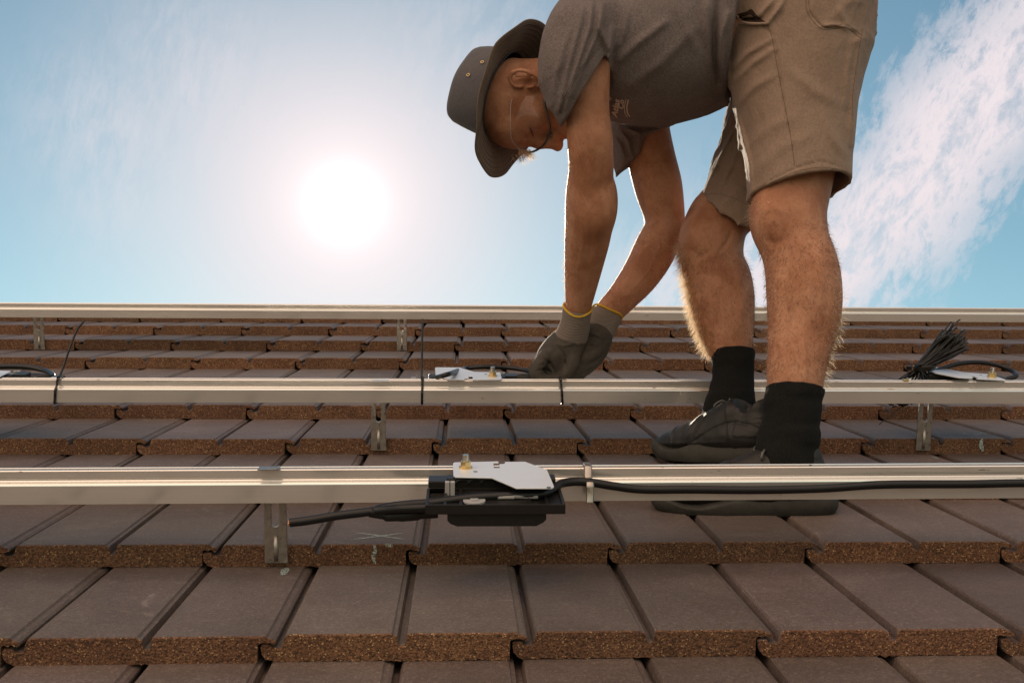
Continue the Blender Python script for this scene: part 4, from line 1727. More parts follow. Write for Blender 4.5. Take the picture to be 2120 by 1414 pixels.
def line_on(pts, wd):
    path = catmull([A([x, y]) for x, y in pts], 6)
    V, F = [], []
    for i, p in enumerate(path):
        t = path[min(i + 1, len(path) - 1)] - path[max(i - 1, 0)]
        t /= np.linalg.norm(t)
        s = A([-t[1], t[0]]) * wd / 2
        a, b = cast(*(p + s)), cast(*(p - s))
        if a is None or b is None:
            return
        V += [a, b]
    for i in range(len(path) - 1):
        F.append((2 * i, 2 * i + 1, 2 * i + 3, 2 * i + 2))
    pm.add(V, F)


line_on([(1296, 206), (1293, 222), (1294, 235), (1299, 243)], 1.4)
line_on([(1301, 207), (1298, 222), (1299, 234), (1304, 242)], 2.4)
line_on([(1251, 186), (1254, 195), (1259, 204), (1264, 208)], 1.3)
line_on([(1254, 184), (1257, 193), (1262, 202), (1266, 206)], 2.2)
hm = MB()
for off_ in (0, 3.5):
    path = []
    for q in catmull([A(p_) for p_ in ((1160 - off_, 236 - off_ * .3), (1172 - off_, 205 - off_ * .5), (1192 - off_, 165 - off_ * .6), (1220 - off_, 126 - off_ * .6), (1248 - off_, 94 - off_ * .5))], 14):
        h_ = cast(q[0], q[1], lift=.0003)
        if h_ is not None:
            path.append(h_)
    if len(path) > 3:
        hm.tube(path, .0003, 4)
hm.build('hem_stitching', simple('shirt_thread', (.045, .036, .033), .95, 0, .1), PR, part=shirt)
if pm.V:
    pm.build('chest_print', MT['print'], PR, part=shirt)

# ---- shorts
allp = np.array([P(1500, -60, 1.9), P(1820, 60, 2.0), P(1440, 500, 2.35), P(1760, 440, 1.85), P(1700, -60, 2.5), P(1600, 500, 1.85)])
lo_, hi = allp.min(0) - .03, allp.max(0) + .03
st = Vol(lo_, hi, .0028)
NS = [(1655, -60, 2.10, 152), (1654, 20, 2.08, 149), (1650, 90, 2.07, 143), (1647, 150, 2.055, 132), (1649, 210, 2.04, 120.5), (1652, 270, 2.025, 111), (1654, 330, 2.01, 104.5), (1657, 400, 1.995, 101), (1657, 460, 1.985, 99)]
NSL = NS
c_, r_ = chainpx(NS)
leg1 = st.like()
leg1.chain(c_, r_, k=0, n=4, kin=.006)
hc = P(1658, 393, 1.995)
hn = -GUP + .13 * Rw * -1.0
hn = -(GUP - .12 * Rw)
leg1.cut(hc, hn)
c_, r_ = chainpx([(a, b, c, d - 7) for a, b, c, d in NS[4:]])
leg1.chain(c_, r_, k=0, n=4, op='s')
leg2 = st.like()
FS = [(1640, 40, 2.28, 128), (1622, 140, 2.28, 112), (1606, 230, 2.27, 98), (1582, 320, 2.255, 88), (1545, 400, 2.24, 80), (1510, 470, 2.225, 76), (1490, 520, 2.22, 74)]
c_, r_ = chainpx(FS)
leg2.chain(c_, r_, k=0, n=4, kin=.006)
hc2 = P(1508, 433, 2.235)
hx = P(1450, 414, 2.235) - P(1556, 478, 2.235)
hn2 = np.cross(hx, Fw)
if hn2 @ (P(1480, 480, 2.23) - P(1520, 400, 2.23)) < 0:
    hn2 = -hn2
hn2 /= np.linalg.norm(hn2)
hn2 = hn2 + .32 * Fw
leg2.cut(hc2, hn2)
c_, r_ = chainpx([(a, b, c, d - 7) for a, b, c, d in FS[3:]])
leg2.chain(c_, r_, k=0, n=4, op='s')
# pelvis joining both (behind, above)
pel = st.like()
pel.chain([P(1560, 30, 2.14), P(1640, 20, 2.15), P(1680, 60, 2.16)], [pr(2.15, 125), pr(2.15, 145), pr(2.16, 120)], k=0, n=4, ax=HLAT, fac=1.25, kin=.01)
st.union(pel)
st.union(leg2, .02)
st.union(leg1, .012)
sf = [
    ([(1572, 45), (1600, 75), (1612, 130), (1622, 220), (1640, 300), (1648, 345)], 2.2, -.0022, 2.06),
    ([(1527, 47), (1540, 50), (1590, 49)], 3.0, .0045, 2.09),
    ([(1527, 44), (1545, 42), (1575, 41)], 5.0, -.0070, 2.09),
    ([(1590, 48), (1612, 20), (1622, 0)], 5, .0055, 2.09), ([(1565, 40), (1590, 12), (1600, 0)], 6, .0045, 2.09),
    ([(1520, 140), (1545, 112), (1600, 80)], 7, .0040, 2.09), ([(1523, 165), (1560, 130), (1605, 100)], 7, .0035, 2.09),
    ([(1530, 215), (1560, 180), (1600, 158)], 8, .0028, 2.09), ([(1504, 60), (1502, 120), (1506, 180)], 8, .0050, 2.09),
    ([(1672, 0), (1676, 30), (1705, 58), (1755, 58), (1780, 78)], 2.4, -.0022, 2.09),
    ([(1700, 55), (1728, 52), (1768, 62)], 4, .0035, 2.09), ([(1740, 20), (1752, 50), (1748, 62)], 6, .0030, 2.09),
    ([(1783, 80), (1772, 140), (1765, 220), (1762, 300)], 6, .0040, 2.09),
    ([(1770, 85), (1755, 150), (1752, 220)], 8, .0025, 2.09),
    ([(1560, 398), (1600, 372), (1650, 348), (1700, 334), (1748, 350)], 1.8, -.0016, 2.02),
    ([(1640, 150), (1690, 190), (1740, 215)], 12, .0022, 2.06), ([(1700, 230), (1720, 280), (1748, 320)], 9, .0025, 2.06),
    ([(1548, 300), (1600, 260), (1650, 240)], 12, .0020, 2.06), ([(1560, 360), (1610, 310), (1680, 280)], 12, .0018, 2.06),
    ([(1523, 262), (1492, 322), (1458, 400)], 3.5, .0045), ([(1533, 270), (1512, 325), (1482, 392)], 5, .0016),
    ([(1536, 290), (1518, 335), (1492, 390)], 5, .0035),
    ([(1528, 245), (1540, 290), (1552, 340), (1556, 400)], 5, .0040, 2.05),
]
st.disp(fold_fn(sf, noise=((11, .0036), (26, .0018), (55, .0007)), ridges=((20, .0046, Rw + Uw * .9), (34, .0026, Rw * .6 + Uw), (30, .0020, Rw - Uw * .4))))
shorts, stV, stQ = clothmesh('shorts', st, MT['shorts'], 1)
bvs = BVHTree.FromPolygons([tuple(v) for v in stV], [tuple(int(i) for i in q) for q in stQ])


def seam(mbx, pts, b_, r=.0006, lift=.0002, dash=False):
    path = []
    for q in catmull([A(p_) for p_ in pts], 14):
        h_ = cast(q[0], q[1], lift=lift, b_=b_)
        if h_ is not None and (not path or np.linalg.norm(h_ - path[-1]) < .05):
            path.append(h_)
    if len(path) > 3:
        if dash:
            for i_ in range(0, len(path) - 1, 2):
                mbx.tube([path[i_], path[i_ + 1]], r, 4)
        else:
            mbx.tube(path, r, 5)


thread = simple('shorts_thread', (.13, .09, .064), .9, 0, .1)
for nm_, pts_, r_s in (
    ('leg_seam', [(1588, 50), (1598, 78), (1611, 150), (1626, 225), (1638, 290), (1645, 343)], .00045),
    ('pocket_seam', [(1668, -5), (1672, 28), (1700, 60), (1728, 60), (1752, 58), (1784, 82)], .00045),
    ('pocket_stitching', [(1674, -5), (1678, 24), (1703, 54), (1728, 54), (1755, 52), (1786, 76)], .0003),
    ('hem_stitching', [(1562, 399), (1598, 378), (1645, 357), (1695, 347), (1738, 351)], .0003),
    ('back_seam', [(1786, 60), (1776, 120), (1766, 190), (1764, 250)], .0004),
    ('hem_stitching', [(1455, 402), (1500, 404), (1548, 424)], .0003),
):
    sm2 = MB()
    seam(sm2, pts_, bvs, r_s)
    if sm2.V:
        sm2.build(nm_, thread, PR, part=shorts)
# slash pocket: dark patch painted on for the shaded opening, with a rolled edge
pk = MB()
lowr = [A(q) for q in ((1526, 33), (1529, 42), (1538, 47), (1552, 49.5), (1570, 50), (1589, 49))]
uppr = [A(q) for q in ((1526, 31), (1533, 28), (1545, 25), (1556, 20), (1570, 36), (1589, 48))]
V, F = [], []
lo_p, up_p = catmull(lowr, 5), catmull(uppr, 5)
ok = True
for a_, b_ in zip(lo_p, up_p):
    for t_ in (0, .33, .66, 1):
        q = cast(*(a_ * (1 - t_) + b_ * t_), lift=.0016 - .0004 * t_, b_=bvs)
        ok = ok and q is not None
        V.append(q)
if ok:
    for i in range(len(lo_p) - 1):
        for k in range(3):
            F.append((i * 4 + k, (i + 1) * 4 + k, (i + 1) * 4 + k + 1, i * 4 + k + 1))
    pk.add(V, F)
    po = pk.build('pocket_shade', simple('pocket_shade', (.035, .022, .016), .95, 0, .1), PR, part=shorts)
    rimk = MB()
    rimk.tube([cast(*q, lift=.0024, b_=bvs) for q in lo_p], .0026, 8)
    rimk.build('pocket_edge', MT['shorts'], PR, part=shorts, smooth=True)
del st, leg1, leg2, pel


# ---- socks
def sock(Lp, top_p, top_n):
    c_, r_ = chainpx(Lp)
    allp = np.array(c_)
    v = Vol(allp.min(0) - .08, allp.max(0) + .08, .0022)
    v.chain(c_, [x + .0040 for x in r_], k=0, n=5)
    v.cut(top_p, top_n)
    v.disp(lambda p: .0012 * vnoise(p, 60) + .0048 * vnoise(p * A([.22, .22, 1.15]), 62))
    return clothmesh('sock', v, MT['sock'], 1)[0]


sock([(1649, 760, 1.895, 58), (1645, 805, 1.885, 53.5), (1640, 850, 1.875, 52), (1636, 890, 1.868, 54), (1630, 930, 1.862, 57), (1624, 965, 1.856, 58), (1618, 990, 1.850, 44)],
     P(1644, 802, 1.885), GUP + .12 * Rw)
sock([(1512, 700, 2.175, 44), (1517, 740, 2.165, 38.5), (1517, 785, 2.155, 38), (1514, 820, 2.14, 43), (1508, 850, 2.13, 46), (1500, 880, 2.12, 46)],
     P(1517, 727, 2.168), GUP + .03 * Rw)


# ---- shoes
def shoe(heel, toe, up, hs=1.0, thick=.034):
    """heel, toe: ground contact points in world coords"""
    heel, toe, up = A(heel, float), A(toe, float), A(up, float)
    fx = toe - heel
    L = np.linalg.norm(fx)
    fx = fx / L
    up = up - fx * (up @ fx)
    up /= np.linalg.norm(up)
    fy = np.cross(up, fx)

    def S(a, b, c):
        return heel + fx * a * L + fy * b + up * c * (hs if c > .045 else 1.0)
    allp = np.array([S(0, 0, 0), S(1, 0, 0), S(0, 0, .14), S(1, 0, .1)])
    v = Vol(allp.min(0) - .06, allp.max(0) + .06, .0022)
    # upper
    v.chain([S(.13, 0, .050), S(.32, 0, .050), S(.50, 0, .046), S(.70, 0, .037), S(.87, 0, .031), S(.935, 0, .028)], [.034, .035, .032, .026, .019, .014], k=0, n=5, kin=.006, ax=fy, fac=1.28)
    v.chain([S(.11, 0, .075), S(.12, 0, .100)], [.030, .024], k=.02)
    v.chain([S(.30, 0, .092), S(.38, 0, .086), S(.50, 0, .074), S(.64, 0, .056), S(.76, 0, .046)], [.028, .026, .023, .019, .015], k=.02, ax=fy, fac=1.2)
    # collar opening
    v.chain([S(.18, 0, .108), S(.21, 0, .155)], [.026, .040], k=.004, op='s')
    v.chain([S(.14, 0, .150), S(.40, 0, .165)], [.026, .045], k=.006, op='s')
    v.cut(S(0, 0, .004), -up)
    def seams(p):
        a = ((p - heel) @ fx) / L
        b = (p - heel) @ fy
        c = (p - heel) @ up
        r = .0010 * vnoise(p, 40) + .0007 * vnoise(p, 90)

        def line(d_, w_, m_):
            return m_ * np.exp(-(d_ / w_) ** 2)
        r += line(c - (.050 + .030 * np.sin(a * 5.2 + .4)), .0022, -.0016) * (a < .8)
        r += line(a - .80 - .5 * (c - .03), .010, .0013)
        r += (a > .80) * .0008
        r += line(a - .26 - .9 * (c - .05), .010, .0018) * (c > .03)
        r += ((a < .24) & (c > .055)) * .0012
        for q_ in (.082, .090):
            r += line(c - q_, .0016, .0016) * (a < .20)
        r += line(c - .030 - .02 * (1 - a), .003, .0012) * (a > .3)
        r += .0016 * np.sin(a * 60 + c * 120) * np.exp(-((a - .62) / .10) ** 2) * (c > .035)
        return r
    v.disp(seams)
    ob, _, _ = clothmesh('shoe', v, MT['shoe'], 1)
    s = Vol(allp.min(0) - .06, allp.max(0) + .06, .0022)
    path = [(.03, .018), (.20, .016), (.42, .014), (.62, .014), (.82, .016), (.95, .022)]
    s.chain([S(a, 0, c) for a, c in path], [.030, .034, .034, .038, .034, .024], k=0, n=5, kin=.006, ax=fy, fac=1.30)
    s.cut(S(0, 0, .001), -up)
    # upper edge of the midsole: wavy, high at the heel
    X, Y, Z = s.coords((0, 0, 0), s.n)
    a_ = ((X - heel[0]) * fx[0] + (Y - heel[1]) * fx[1] + (Z - heel[2]) * fx[2]) / L
    h_ = (X - heel[0]) * up[0] + (Y - heel[1]) * up[1] + (Z - heel[2]) * up[2]
    edge = thick + .012 * np.clip((.35 - a_) / .2, 0, 1) - .014 * np.clip((a_ - .25) / .5, 0, 1) + .004 * np.sin(a_ * 14) + .006 * np.clip((a_ - .85) / .15, 0, 1)
    s.f = np.maximum(s.f, (h_ - edge).astype(np.float32))
    s.f = np.maximum(s.f, (.0015 * np.sin(a_ * 0) + .001 - h_).astype(np.float32))
    s.disp(lambda p: .0006 * vnoise(p, 70))
    so = clothmesh('sole', s, MT['sole'], 1, part=ob)[0]
    # laces
    lm = MB()
    for k in range(5):
        a = .36 + .075 * k
        hz = .113 - .0135 * k
        w_ = .020 - .0015 * k
        lm.tube(catmull([S(a - .01, -w_, hz - .007), S(a, -w_ * .5, hz - .002), S(a + .02, 0, hz), S(a + .03, w_ * .5, hz), S(a + .04, w_, hz - .006)], 4), .0022, 6)
        lm.tube(catmull([S(a + .04, -w_, hz - .010), S(a + .03, -w_ * .5, hz - .003), S(a + .01, 0, hz + .001), S(a, w_ * .5, hz - .002), S(a - .01, w_, hz - .008)], 4), .0017, 6)
    kz = S(.36, 0, .106)
    for sg in (1, -1):
        lm.tube(catmull([kz, kz + fy * .014 * sg + up * .012 + fx * .006, kz + fy * .030 * sg + up * .004 + fx * .014, kz + fy * .018 * sg - up * .004 + fx * .010, kz], 5), .0018, 6)
        lm.tube(catmull([kz, kz + fy * .012 * sg + up * .004 + fx * .012, kz + fy * .022 * sg - up * .010 + fx * .022, kz + fy * .026 * sg - up * .022 + fx * .024], 5), .0017, 6)
    lm.build('laces', MT['lace'], PR, part=ob, smooth=True)
    return ob


def surf(u, v):
    """height of the stepped tile surface at (u, v)"""
    n = math.floor((v - V0) / SX)
    return TT * (1 - (v - front_v(n)) / SX)


def g2w(u, v, lift=0.0):
    return RW([u, v, surf(u, v) + lift])


RUP = EW
shoe(g2w(.628, 1.762, .0005), RW([.338, 1.782, surf(.338, 1.782) + .0005]), RUP, .92)
shoe(RW([.595, 1.930, .048]), RW([.408, 2.120, .010]), RUP * 1.0, 1.0, .042)


# ---- gloves
def glove(wrist, palm, fingers, thumb, cuff_r, palm_ax, palm_fac, cuffL, creases=()):
    """wrist: list of (px,py,z,rpx) cuff chain; palm chain; fingers: list of chains"""
    pts = []
    for L_ in [wrist, palm] + fingers + [thumb]:
        pts += [P(a, b, c) for a, b, c, d in L_]
    pts = np.array(pts)
    v = Vol(pts.min(0) - .05, pts.max(0) + .05, .0018)
    c_, r_ = chainpx(palm)
    v.chain(c_, r_, k=0, n=5, ax=palm_ax, fac=palm_fac)
    for fgr in fingers:
        c_, r_ = chainpx(fgr)
        v.chain(c_, r_, k=.005, n=5)
    c_, r_ = chainpx(thumb)
    v.chain(c_, r_, k=.008, n=5)
    v.disp(fold_fn(creases, noise=((60, .0016), (130, .0010))))
    go = clothmesh('glove', v, MT['rubber'], 1)[0]
    c_, r_ = chainpx(wrist)
    allp = np.array(c_)
    w_ = Vol(allp.min(0) - .06, allp.max(0) + .06, .0018)
    w_.chain(c_, r_, k=0, n=5)
    d = c_[0] - c_[1]
    w_.cut(c_[0], d)
    w_.disp(lambda p: .0014 * vnoise(p, 50))
    clothmesh('knit_cuff', w_, MT['knit'], 1, part=go)
    # yellow overlocked edge
    d /= np.linalg.norm(d)
    s = np.cross(d, Fw)
    s /= np.linalg.norm(s)
    q = np.cross(d, s)
    tl = cuffL
    ring = [c_[0] + s * math.cos(a) * (r_[0] + .0004) + q * math.sin(a) * (r_[0] + .0004) + d * (.002 * math.sin(3 * a) + tl * math.sin(a)) for a in np.linspace(0, 2 * math.pi, 33)[:-1]]
    MB().tube(ring, .0023, 8, closed=True).build('yellow_edge', MT['yellow'], PR, part=go, smooth=True)
    return go


near_wrist = [(1196, 636, 2.19, 29.5), (1192, 662, 2.205, 29), (1186, 690, 2.225, 32), (1176, 710, 2.24, 33)]
near_palm = [(1184, 702, 2.235, 32), (1166, 722, 2.25, 38), (1148, 746, 2.262, 38), (1144, 766, 2.262, 30)]
nf = [
    [(1132, 735, 2.225, 13), (1117, 753, 2.215, 13), (1113, 774, 2.215, 12), (1130, 787, 2.22, 11.5), (1150, 784, 2.225, 10), (1158, 785, 2.23, 8)],
    [(1130, 738, 2.25, 13), (1112, 756, 2.245, 12.5), (1110, 778, 2.245, 12), (1132, 790, 2.245, 11.5), (1152, 788, 2.25, 10)],
    [(1134, 738, 2.275, 13), (1115, 754, 2.275, 12.5), (1112, 778, 2.275, 11.5), (1134, 790, 2.275, 11), (1154, 788, 2.27, 9)],
    [(1140, 735, 2.297, 12), (1122, 750, 2.30, 11.5), (1118, 770, 2.30, 10.5), (1136, 784, 2.295, 9.5), (1152, 784, 2.29, 8)],
]
nthumb = [(1186, 722, 2.225, 18), (1186, 744, 2.215, 15), (1180, 764, 2.215, 13), (1170, 778, 2.22, 11.5), (1162, 787, 2.225, 9)]
glove(near_wrist, near_palm, nf, nthumb, 0, Fw, 1.15, -.004, [([(1112, 768), (1128, 764), (1142, 772)], 2.2, -.0018), ([(1126, 742), (1140, 754), (1150, 772)], 2.4, -.0018), ([(1160, 722), (1172, 740), (1172, 764)], 2.6, -.0020), ([(1150, 712), (1168, 716), (1190, 712)], 2.5, .0012), ([(1118, 752), (1126, 748)], 3, .0014)])
far_wrist = [(1257, 648, 2.275, 32), (1249, 666, 2.272, 31.5), (1240, 686, 2.268, 31), (1232, 702, 2.265, 31)]
far_palm = [(1237, 692, 2.266, 31), (1230, 712, 2.27, 32), (1222, 732, 2.275, 30), (1214, 746, 2.28, 22)]
ff = [
    [(1232, 704, 2.275, 14), (1239, 714, 2.258, 13), (1230, 730, 2.238, 12.5), (1210, 742, 2.23, 11.5), (1198, 752, 2.232, 10)],
    [(1228, 720, 2.285, 14), (1236, 733, 2.265, 12.5), (1224, 750, 2.243, 12), (1204, 760, 2.235, 11), (1193, 769, 2.236, 9.5)],
    [(1220, 734, 2.292, 13), (1226, 750, 2.272, 12), (1212, 766, 2.25, 11), (1194, 773, 2.245, 10), (1185, 780, 2.245, 8.5)],
    [(1210, 744, 2.300, 12), (1212, 762, 2.285, 11), (1200, 777, 2.265, 10), (1186, 784, 2.26, 8.5)],
]
fthumb = [(1218, 705, 2.255, 16), (1206, 728, 2.245, 14), (1196, 750, 2.235, 13), (1184, 770, 2.225, 11), (1174, 783, 2.22, 9)]
glove(far_wrist, far_palm, ff, fthumb, 0, Fw, 1.2, .004, [([(1222, 690), (1236, 694), (1248, 702)], 2.5, .0014), ([(1222, 716), (1234, 722)], 2, -.001)])

# ---- hat
hatf = -.46 * Rw - .82 * Uw - .38 * Fw
hatf /= np.linalg.norm(hatf)
hatu = -.88 * Rw + .30 * Uw + .40 * Fw
hatu -= hatf * (hatu @ hatf)
hatu /= np.linalg.norm(hatu)
hatl = np.cross(hatu, hatf)
HC = P(1068, 203, 2.125)


def HT(a, b, c):
    return HC + hatf * a + hatl * b + hatu * c


V, Fq = [], []
NA = 96
rings = []
# brim underside/top as a closed sheet 3 mm thick: inner radius at head, outer radius with wave
prof_b = [(.088, .022, 0), (.100, .016, 0), (.118, .008, 0), (.136, .002, 0), (.150, -.002, 0), (.158, -.004, 0), (.1595, -.0025, 1), (.158, -.0010, 1), (.150, .0014, 1), (.136, .006, 1), (.118, .012, 1), (.100, .020, 1), (.088, .026, 1)]
for k in range(NA):
    a = 2 * math.pi * k / NA
    for rr, zz, _ in prof_b:
        q = (rr - .088) / .07
        ca, sa = math.cos(a), math.sin(a)
        ex_ = 1.03 if ca > 0 else 1.0
        fore = 1.02 + .04 * ca
        # near (left, sa>0) side turned up, front and back dipping slightly
        curl = q * q * (.008 * abs(sa) - .008 * abs(ca)) + .003 * q * math.sin(5 * a + 1) * .8
        ra = rr * fore
        rb = .080 + (rr - .088) * .90
        V.append(HT(ca * ra, sa * rb, zz + curl + .002 * q * math.sin(9 * a)))
    m_ = len(prof_b)
n_ = len(prof_b)
for k in range(NA):
    j = (k + 1) % NA
    for i in range(n_ - 1):
        Fq.append((k * n_ + i, j * n_ + i, j * n_ + i + 1, k * n_ + i + 1))
mh = MB()
mh.add(V, Fq)
hat_brim_V, hat_brim_F = mh.V, mh.F
# crown
V, Fq = [], []
cr = [(.0905, .016), (.0900, .034), (.0875, .058), (.0835, .082), (.0790, .100), (.0750, .108), (.066, .1125), (.045, .1155), (.020, .1165), (.0, .117)]
for i, (rr, zz) in enumerate(cr):
    for k in range(NA):
        a = 2 * math.pi * k / NA
        wv_ = .0015 * math.sin(6 * a + .7) * (i / 5 if i < 6 else 1) + .0025 * math.sin(3 * a + i * .35) * min(1, i / 4)
        # soft dent on the front upper crown
        V.append(HT(math.cos(a) * (rr + wv_) * 1.06, math.sin(a) * (rr + wv_) * .90, zz + .003 * math.sin(2 * a + 1) * (rr < .08)))
for i in range(len(cr) - 1):
    for k in range(NA):
        j = (k + 1) % NA
        Fq.append((i * NA + k, i * NA + j, (i + 1) * NA + j, (i + 1) * NA + k))
hat = addmesh('hat', V, Fq, MT['hat'], PR, smooth=True)
sub('brim', hat_brim_V, hat_brim_F, MT['brim'], hat, PR, smooth=True)
# stitched rows under the brim
for q, rr in enumerate((.104, .113, .122, .131, .140, .149)):
    mm = []
    for k in range(NA):
        a = 2 * math.pi * k / NA
        qq = (rr - .088) / .07
        ca, sa = math.cos(a), math.sin(a)
        zz = np.interp(rr, [p[0] for p in prof_b[:6]], [p[1] for p in prof_b[:6]])
        curl = qq * qq * (.008 * abs(sa) - .008 * abs(ca)) + .003 * qq * math.sin(5 * a + 1) * .8
        mm.append(HT(ca * rr * (1.02 + .04 * ca), sa * (.080 + (rr - .088) * .90), zz + curl + .002 * qq * math.sin(9 * a) - .0002))
    if q == 0:
        sm_ = MB()
    sm_.tube(mm, .0007, 5, closed=True)
sm_.build('brim_stitching', MT['brim'], PR, part=hat, smooth=True)
# eyelets on the near side of the crown
for (a, zz) in ((.62, .056), (.62 + .36, .072)):
    for_ = 1.0
    pa_ = math.pi / 2 - (a - .63)
    rr = np.interp(zz, [c[1] for c in cr[:6]], [c[0] for c in cr[:6]])
    c_ = HT(math.cos(pa_) * rr * 1.06, math.sin(pa_) * rr * .90 + .0008, zz)
    nrm_ = hatf * math.cos(pa_) + hatl * math.sin(pa_)
    s1 = np.cross(nrm_, hatu)
    ringp = [c_ + s1 * .0028 * math.cos(t_) + hatu * .0028 * math.sin(t_) + nrm_ * .0012 for t_ in np.linspace(0, 2 * math.pi, 17)[:-1]]
    MB().tube(ringp, .0008, 6, closed=True).build('eyelet', MT['brass'], PR, part=hat, smooth=True)

# ---- safety glasses
bv2 = BVHTree.FromPolygons([tuple(v) for v in bodyV], [tuple(int(i) for i in q) for q in bodyQ])


def face_pt(x, y, lift):
    q = cast(x, y, lift=lift, b_=bv2)
    return q


gl = [(1131, 203, 2.03), (1127, 212, 2.025), (1129, 224, 2.022), (1134, 238, 2.020), (1138, 254, 2.020), (1139, 268, 2.022), (1135, 284, 2.03), (1127, 299, 2.05), (1115, 309, 2.075), (1102, 315, 2.10), (1092, 316, 2.115)]
t_rim = [P(*q) for q in gl]
mg = MB()
rr = list(np.interp(np.linspace(0, 1, len(catmull(t_rim, 5))), [0, .1, .3, .6, .85, 1], [.0036, .0030, .0012, .0023, .0022, .0014]))
mg.tube(catmull(t_rim, 5), rr, 8)
mg.box(P(1134, 203, 2.03), (.010, .012, .012), .002)
glas = mg.build('safety_glasses', MT['rim'], PR, smooth=True)
up_edge = [(1062, 200, 2.045), (1058, 214, 2.04), (1056.5, 235, 2.035), (1056.5, 256, 2.035), (1057, 272, 2.04), (1059, 288, 2.05), (1066, 300, 2.065), (1076, 309, 2.085), (1084, 314, 2.10), (1090, 316, 2.11), (1092, 317, 2.115)]
ue = catmull([P(*q) for q in up_edge], 5)
le = catmull(t_rim, 5)
V, Fq = [], []
K = 8
for i in range(len(ue)):
    for k in range(K + 1):
        s_ = k / K
        V.append(ue[i] * (1 - s_) + le[i] * s_ - Fw * .012 * math.sin(math.pi * s_))
for i in range(len(ue) - 1):
    for k in range(K):
        Fq.append((i * (K + 1) + k, (i + 1) * (K + 1) + k, (i + 1) * (K + 1) + k + 1, i * (K + 1) + k + 1))
sub('clear_lens', V, Fq, MT['lens'], glas, PR, smooth=True)
MB().tube(ue[2:], .0006, 6).build('lens_edge', MT['greyp'], PR, part=glas, smooth=True)


# ---- hair
def strands(name, mroot, spec, r0=.00032, part=None):
    V, F = [], []
    for p, d, L in spec:
        side = rng.normal(0, 1, 3)
        side -= d * (side @ d)
        side /= np.linalg.norm(side) + 1e-9
        q = np.cross(d, side)
        bend = rng.normal(0, .35)
        o_ = len(V)
        for s_ in (0, .34, .67, 1.0):
            c_ = p + d * L * s_ + side * L * bend * s_ * s_
            rr_ = r0 * (1 - .7 * s_)
            V += [c_ - q * rr_, c_ + q * rr_]
        for i in range(3):
            F.append((o_ + i * 2, o_ + i * 2 + 1, o_ + i * 2 + 3, o_ + i * 2 + 2))
    V = A(V)
    F = np.array(F, np.int32)
    return addmesh(name, V, F, MT['hair'], PR)


# body hair grown from the skin surface itself, by region in image space
bm_n = np.zeros_like(bodyV)
a_, b_, c_, d4 = bodyV[bodyQ[:, 0]], bodyV[bodyQ[:, 1]], bodyV[bodyQ[:, 2]], bodyV[bodyQ[:, 3]]
fn_ = np.cross(c_ - a_, d4 - b_)
for k in range(4):
    for d in range(3):
        bm_n[:, d] += np.bincount(bodyQ[:, k], fn_[:, d], len(bodyV))
bm_n /= np.linalg.norm(bm_n, axis=1)[:, None] + 1e-9
bx, by, bz = project(bodyV)


def grow(mask, count, Lr, down=.9, jit=.45, nw=.75):
    idx = np.nonzero(mask)[0]
    if not len(idx):
        return []
    pick = idx[rng.randint(0, len(idx), count)]
    sp = []
    for i in pick:
        n_v = bm_n[i]
        t_ = -GUP - n_v * (-GUP @ n_v)
        t_ /= np.linalg.norm(t_) + 1e-9
        d = n_v * nw + t_ * down + rng.normal(0, jit, 3)
        d /= np.linalg.norm(d)
        sp.append((bodyV[i] + rng.normal(0, .0012, 3) - n_v * .0008, d, rng.uniform(*Lr)))
    return sp


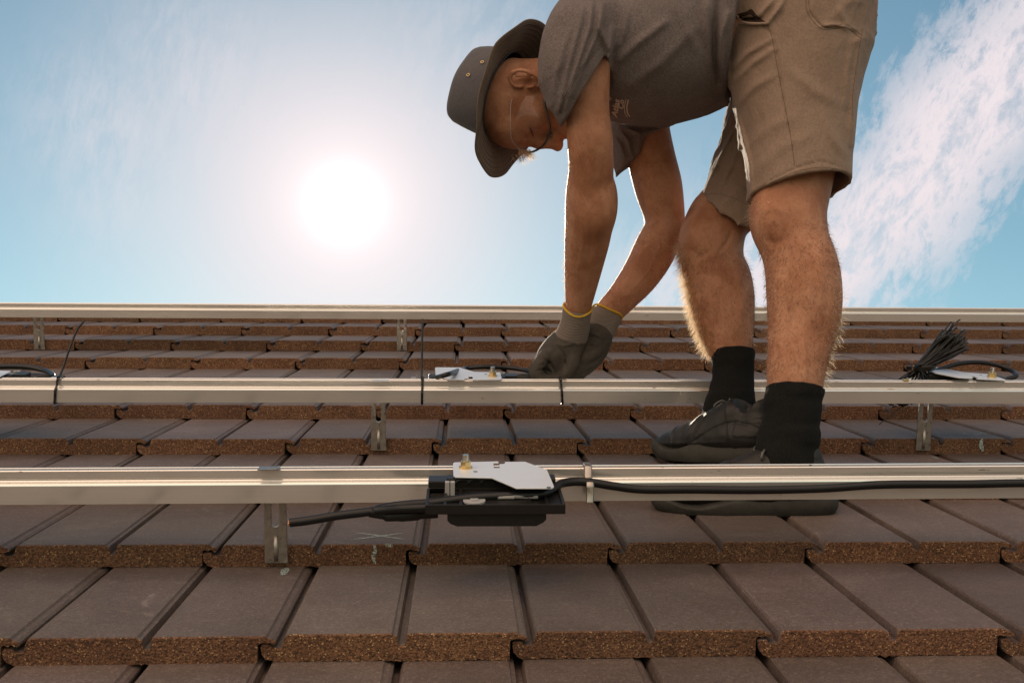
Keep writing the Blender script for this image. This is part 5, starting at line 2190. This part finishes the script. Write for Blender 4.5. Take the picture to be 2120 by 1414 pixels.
far_m = (bx > 1400) & (bx < 1565) & (by > 500) & (by < 728) & (bz > 2.08)
near_m = (bx > 1570) & (bx < 1740) & (by > 455) & (by < 792) & (bz < 2.06)
shin = far_m & ((bm_n @ Rw) < -.45) & ((bm_n @ Fw) > -.62 + .25 * rng.rand(len(bodyV)))
rim_n = near_m & ((bm_n @ Rw) > .55) & (by > 600)
rim_l = near_m & ((bm_n @ Rw) < -.75)
sp = grow(shin, 3800, (.012, .026)) + grow(far_m, 600, (.006, .011)) + grow(near_m, 1500, (.005, .010)) + grow(rim_n, 700, (.012, .022), .6, .7) + grow(rim_l, 500, (.008, .014))
arm_m = (bx > 1150) & (bx < 1290) & (by > 300) & (by < 635) & (bz < 2.25) & ((bm_n @ Rw) < -.3)
sp += grow(arm_m, 900, (.005, .010))
arm2 = (bx > 1225) & (bx < 1420) & (by > 480) & (by < 640) & (bz > 2.2)
sp += grow(arm2, 500, (.005, .010))
thigh = (bx > 1550) & (bx < 1600) & (by > 410) & (by < 460) & (bz < 2.02)
sp += grow(thigh, 200, (.008, .014))
strands('body_hair', None, sp)
shins = ((far_m & (by > 520)) | near_m) & ((bm_n @ Fw) < -.1)
sp = grow(shins, 6500, (.005, .012), 1.0, .55, .16)
o = strands('leg_hair', None, sp, .00020)
o.data.materials[0] = simple('dark_hair', (.07, .035, .02), .55)
# fringe sticking out under the brim
sp = []
for k in range(220):
    p = P(rng.uniform(1072, 1098), rng.uniform(308, 318), rng.uniform(2.07, 2.14))
    d = -Uw * rng.uniform(.5, 1) + Rw * rng.uniform(-.1, 1.0) + rng.normal(0, .2, 3)
    d /= np.linalg.norm(d)
    sp.append((p, d, rng.uniform(.010, .026)))
for k in range(40):
    p = P(rng.uniform(1060, 1085), rng.uniform(318, 332), rng.uniform(2.07, 2.14))
    d = -Uw * rng.uniform(.6, 1) + Rw * rng.uniform(-.5, .8)
    d /= np.linalg.norm(d)
    sp.append((p, d, rng.uniform(.006, .014)))
strands('fringe', None, sp, .00035)
# eyebrow and lashes
sp = []
for k in range(260):
    t_ = rng.rand()
    q = HP(.1005 - .020 * t_ * t_ - .004 * t_, .012 + .038 * t_, .036 + rng.uniform(-.0035, .0035) - .004 * t_)
    d = hl * .8 + hu * rng.uniform(-.2, .5) + hf * .35
    d /= np.linalg.norm(d)
    sp.append((q, d, rng.uniform(.004, .009)))
for k in range(70):
    t_ = rng.rand()
    q = HP(.0935 - .009 * t_, .019 + .028 * t_, .0120)
    d = hf * .9 - hu * .5 + hl * rng.uniform(-.1, .5)
    d /= np.linalg.norm(d)
    sp.append((q, d, rng.uniform(.003, .006)))
o = strands('eyebrow', None, sp, .0004)
o.data.materials[0] = simple('brow_hair', (.05, .028, .016), .6)
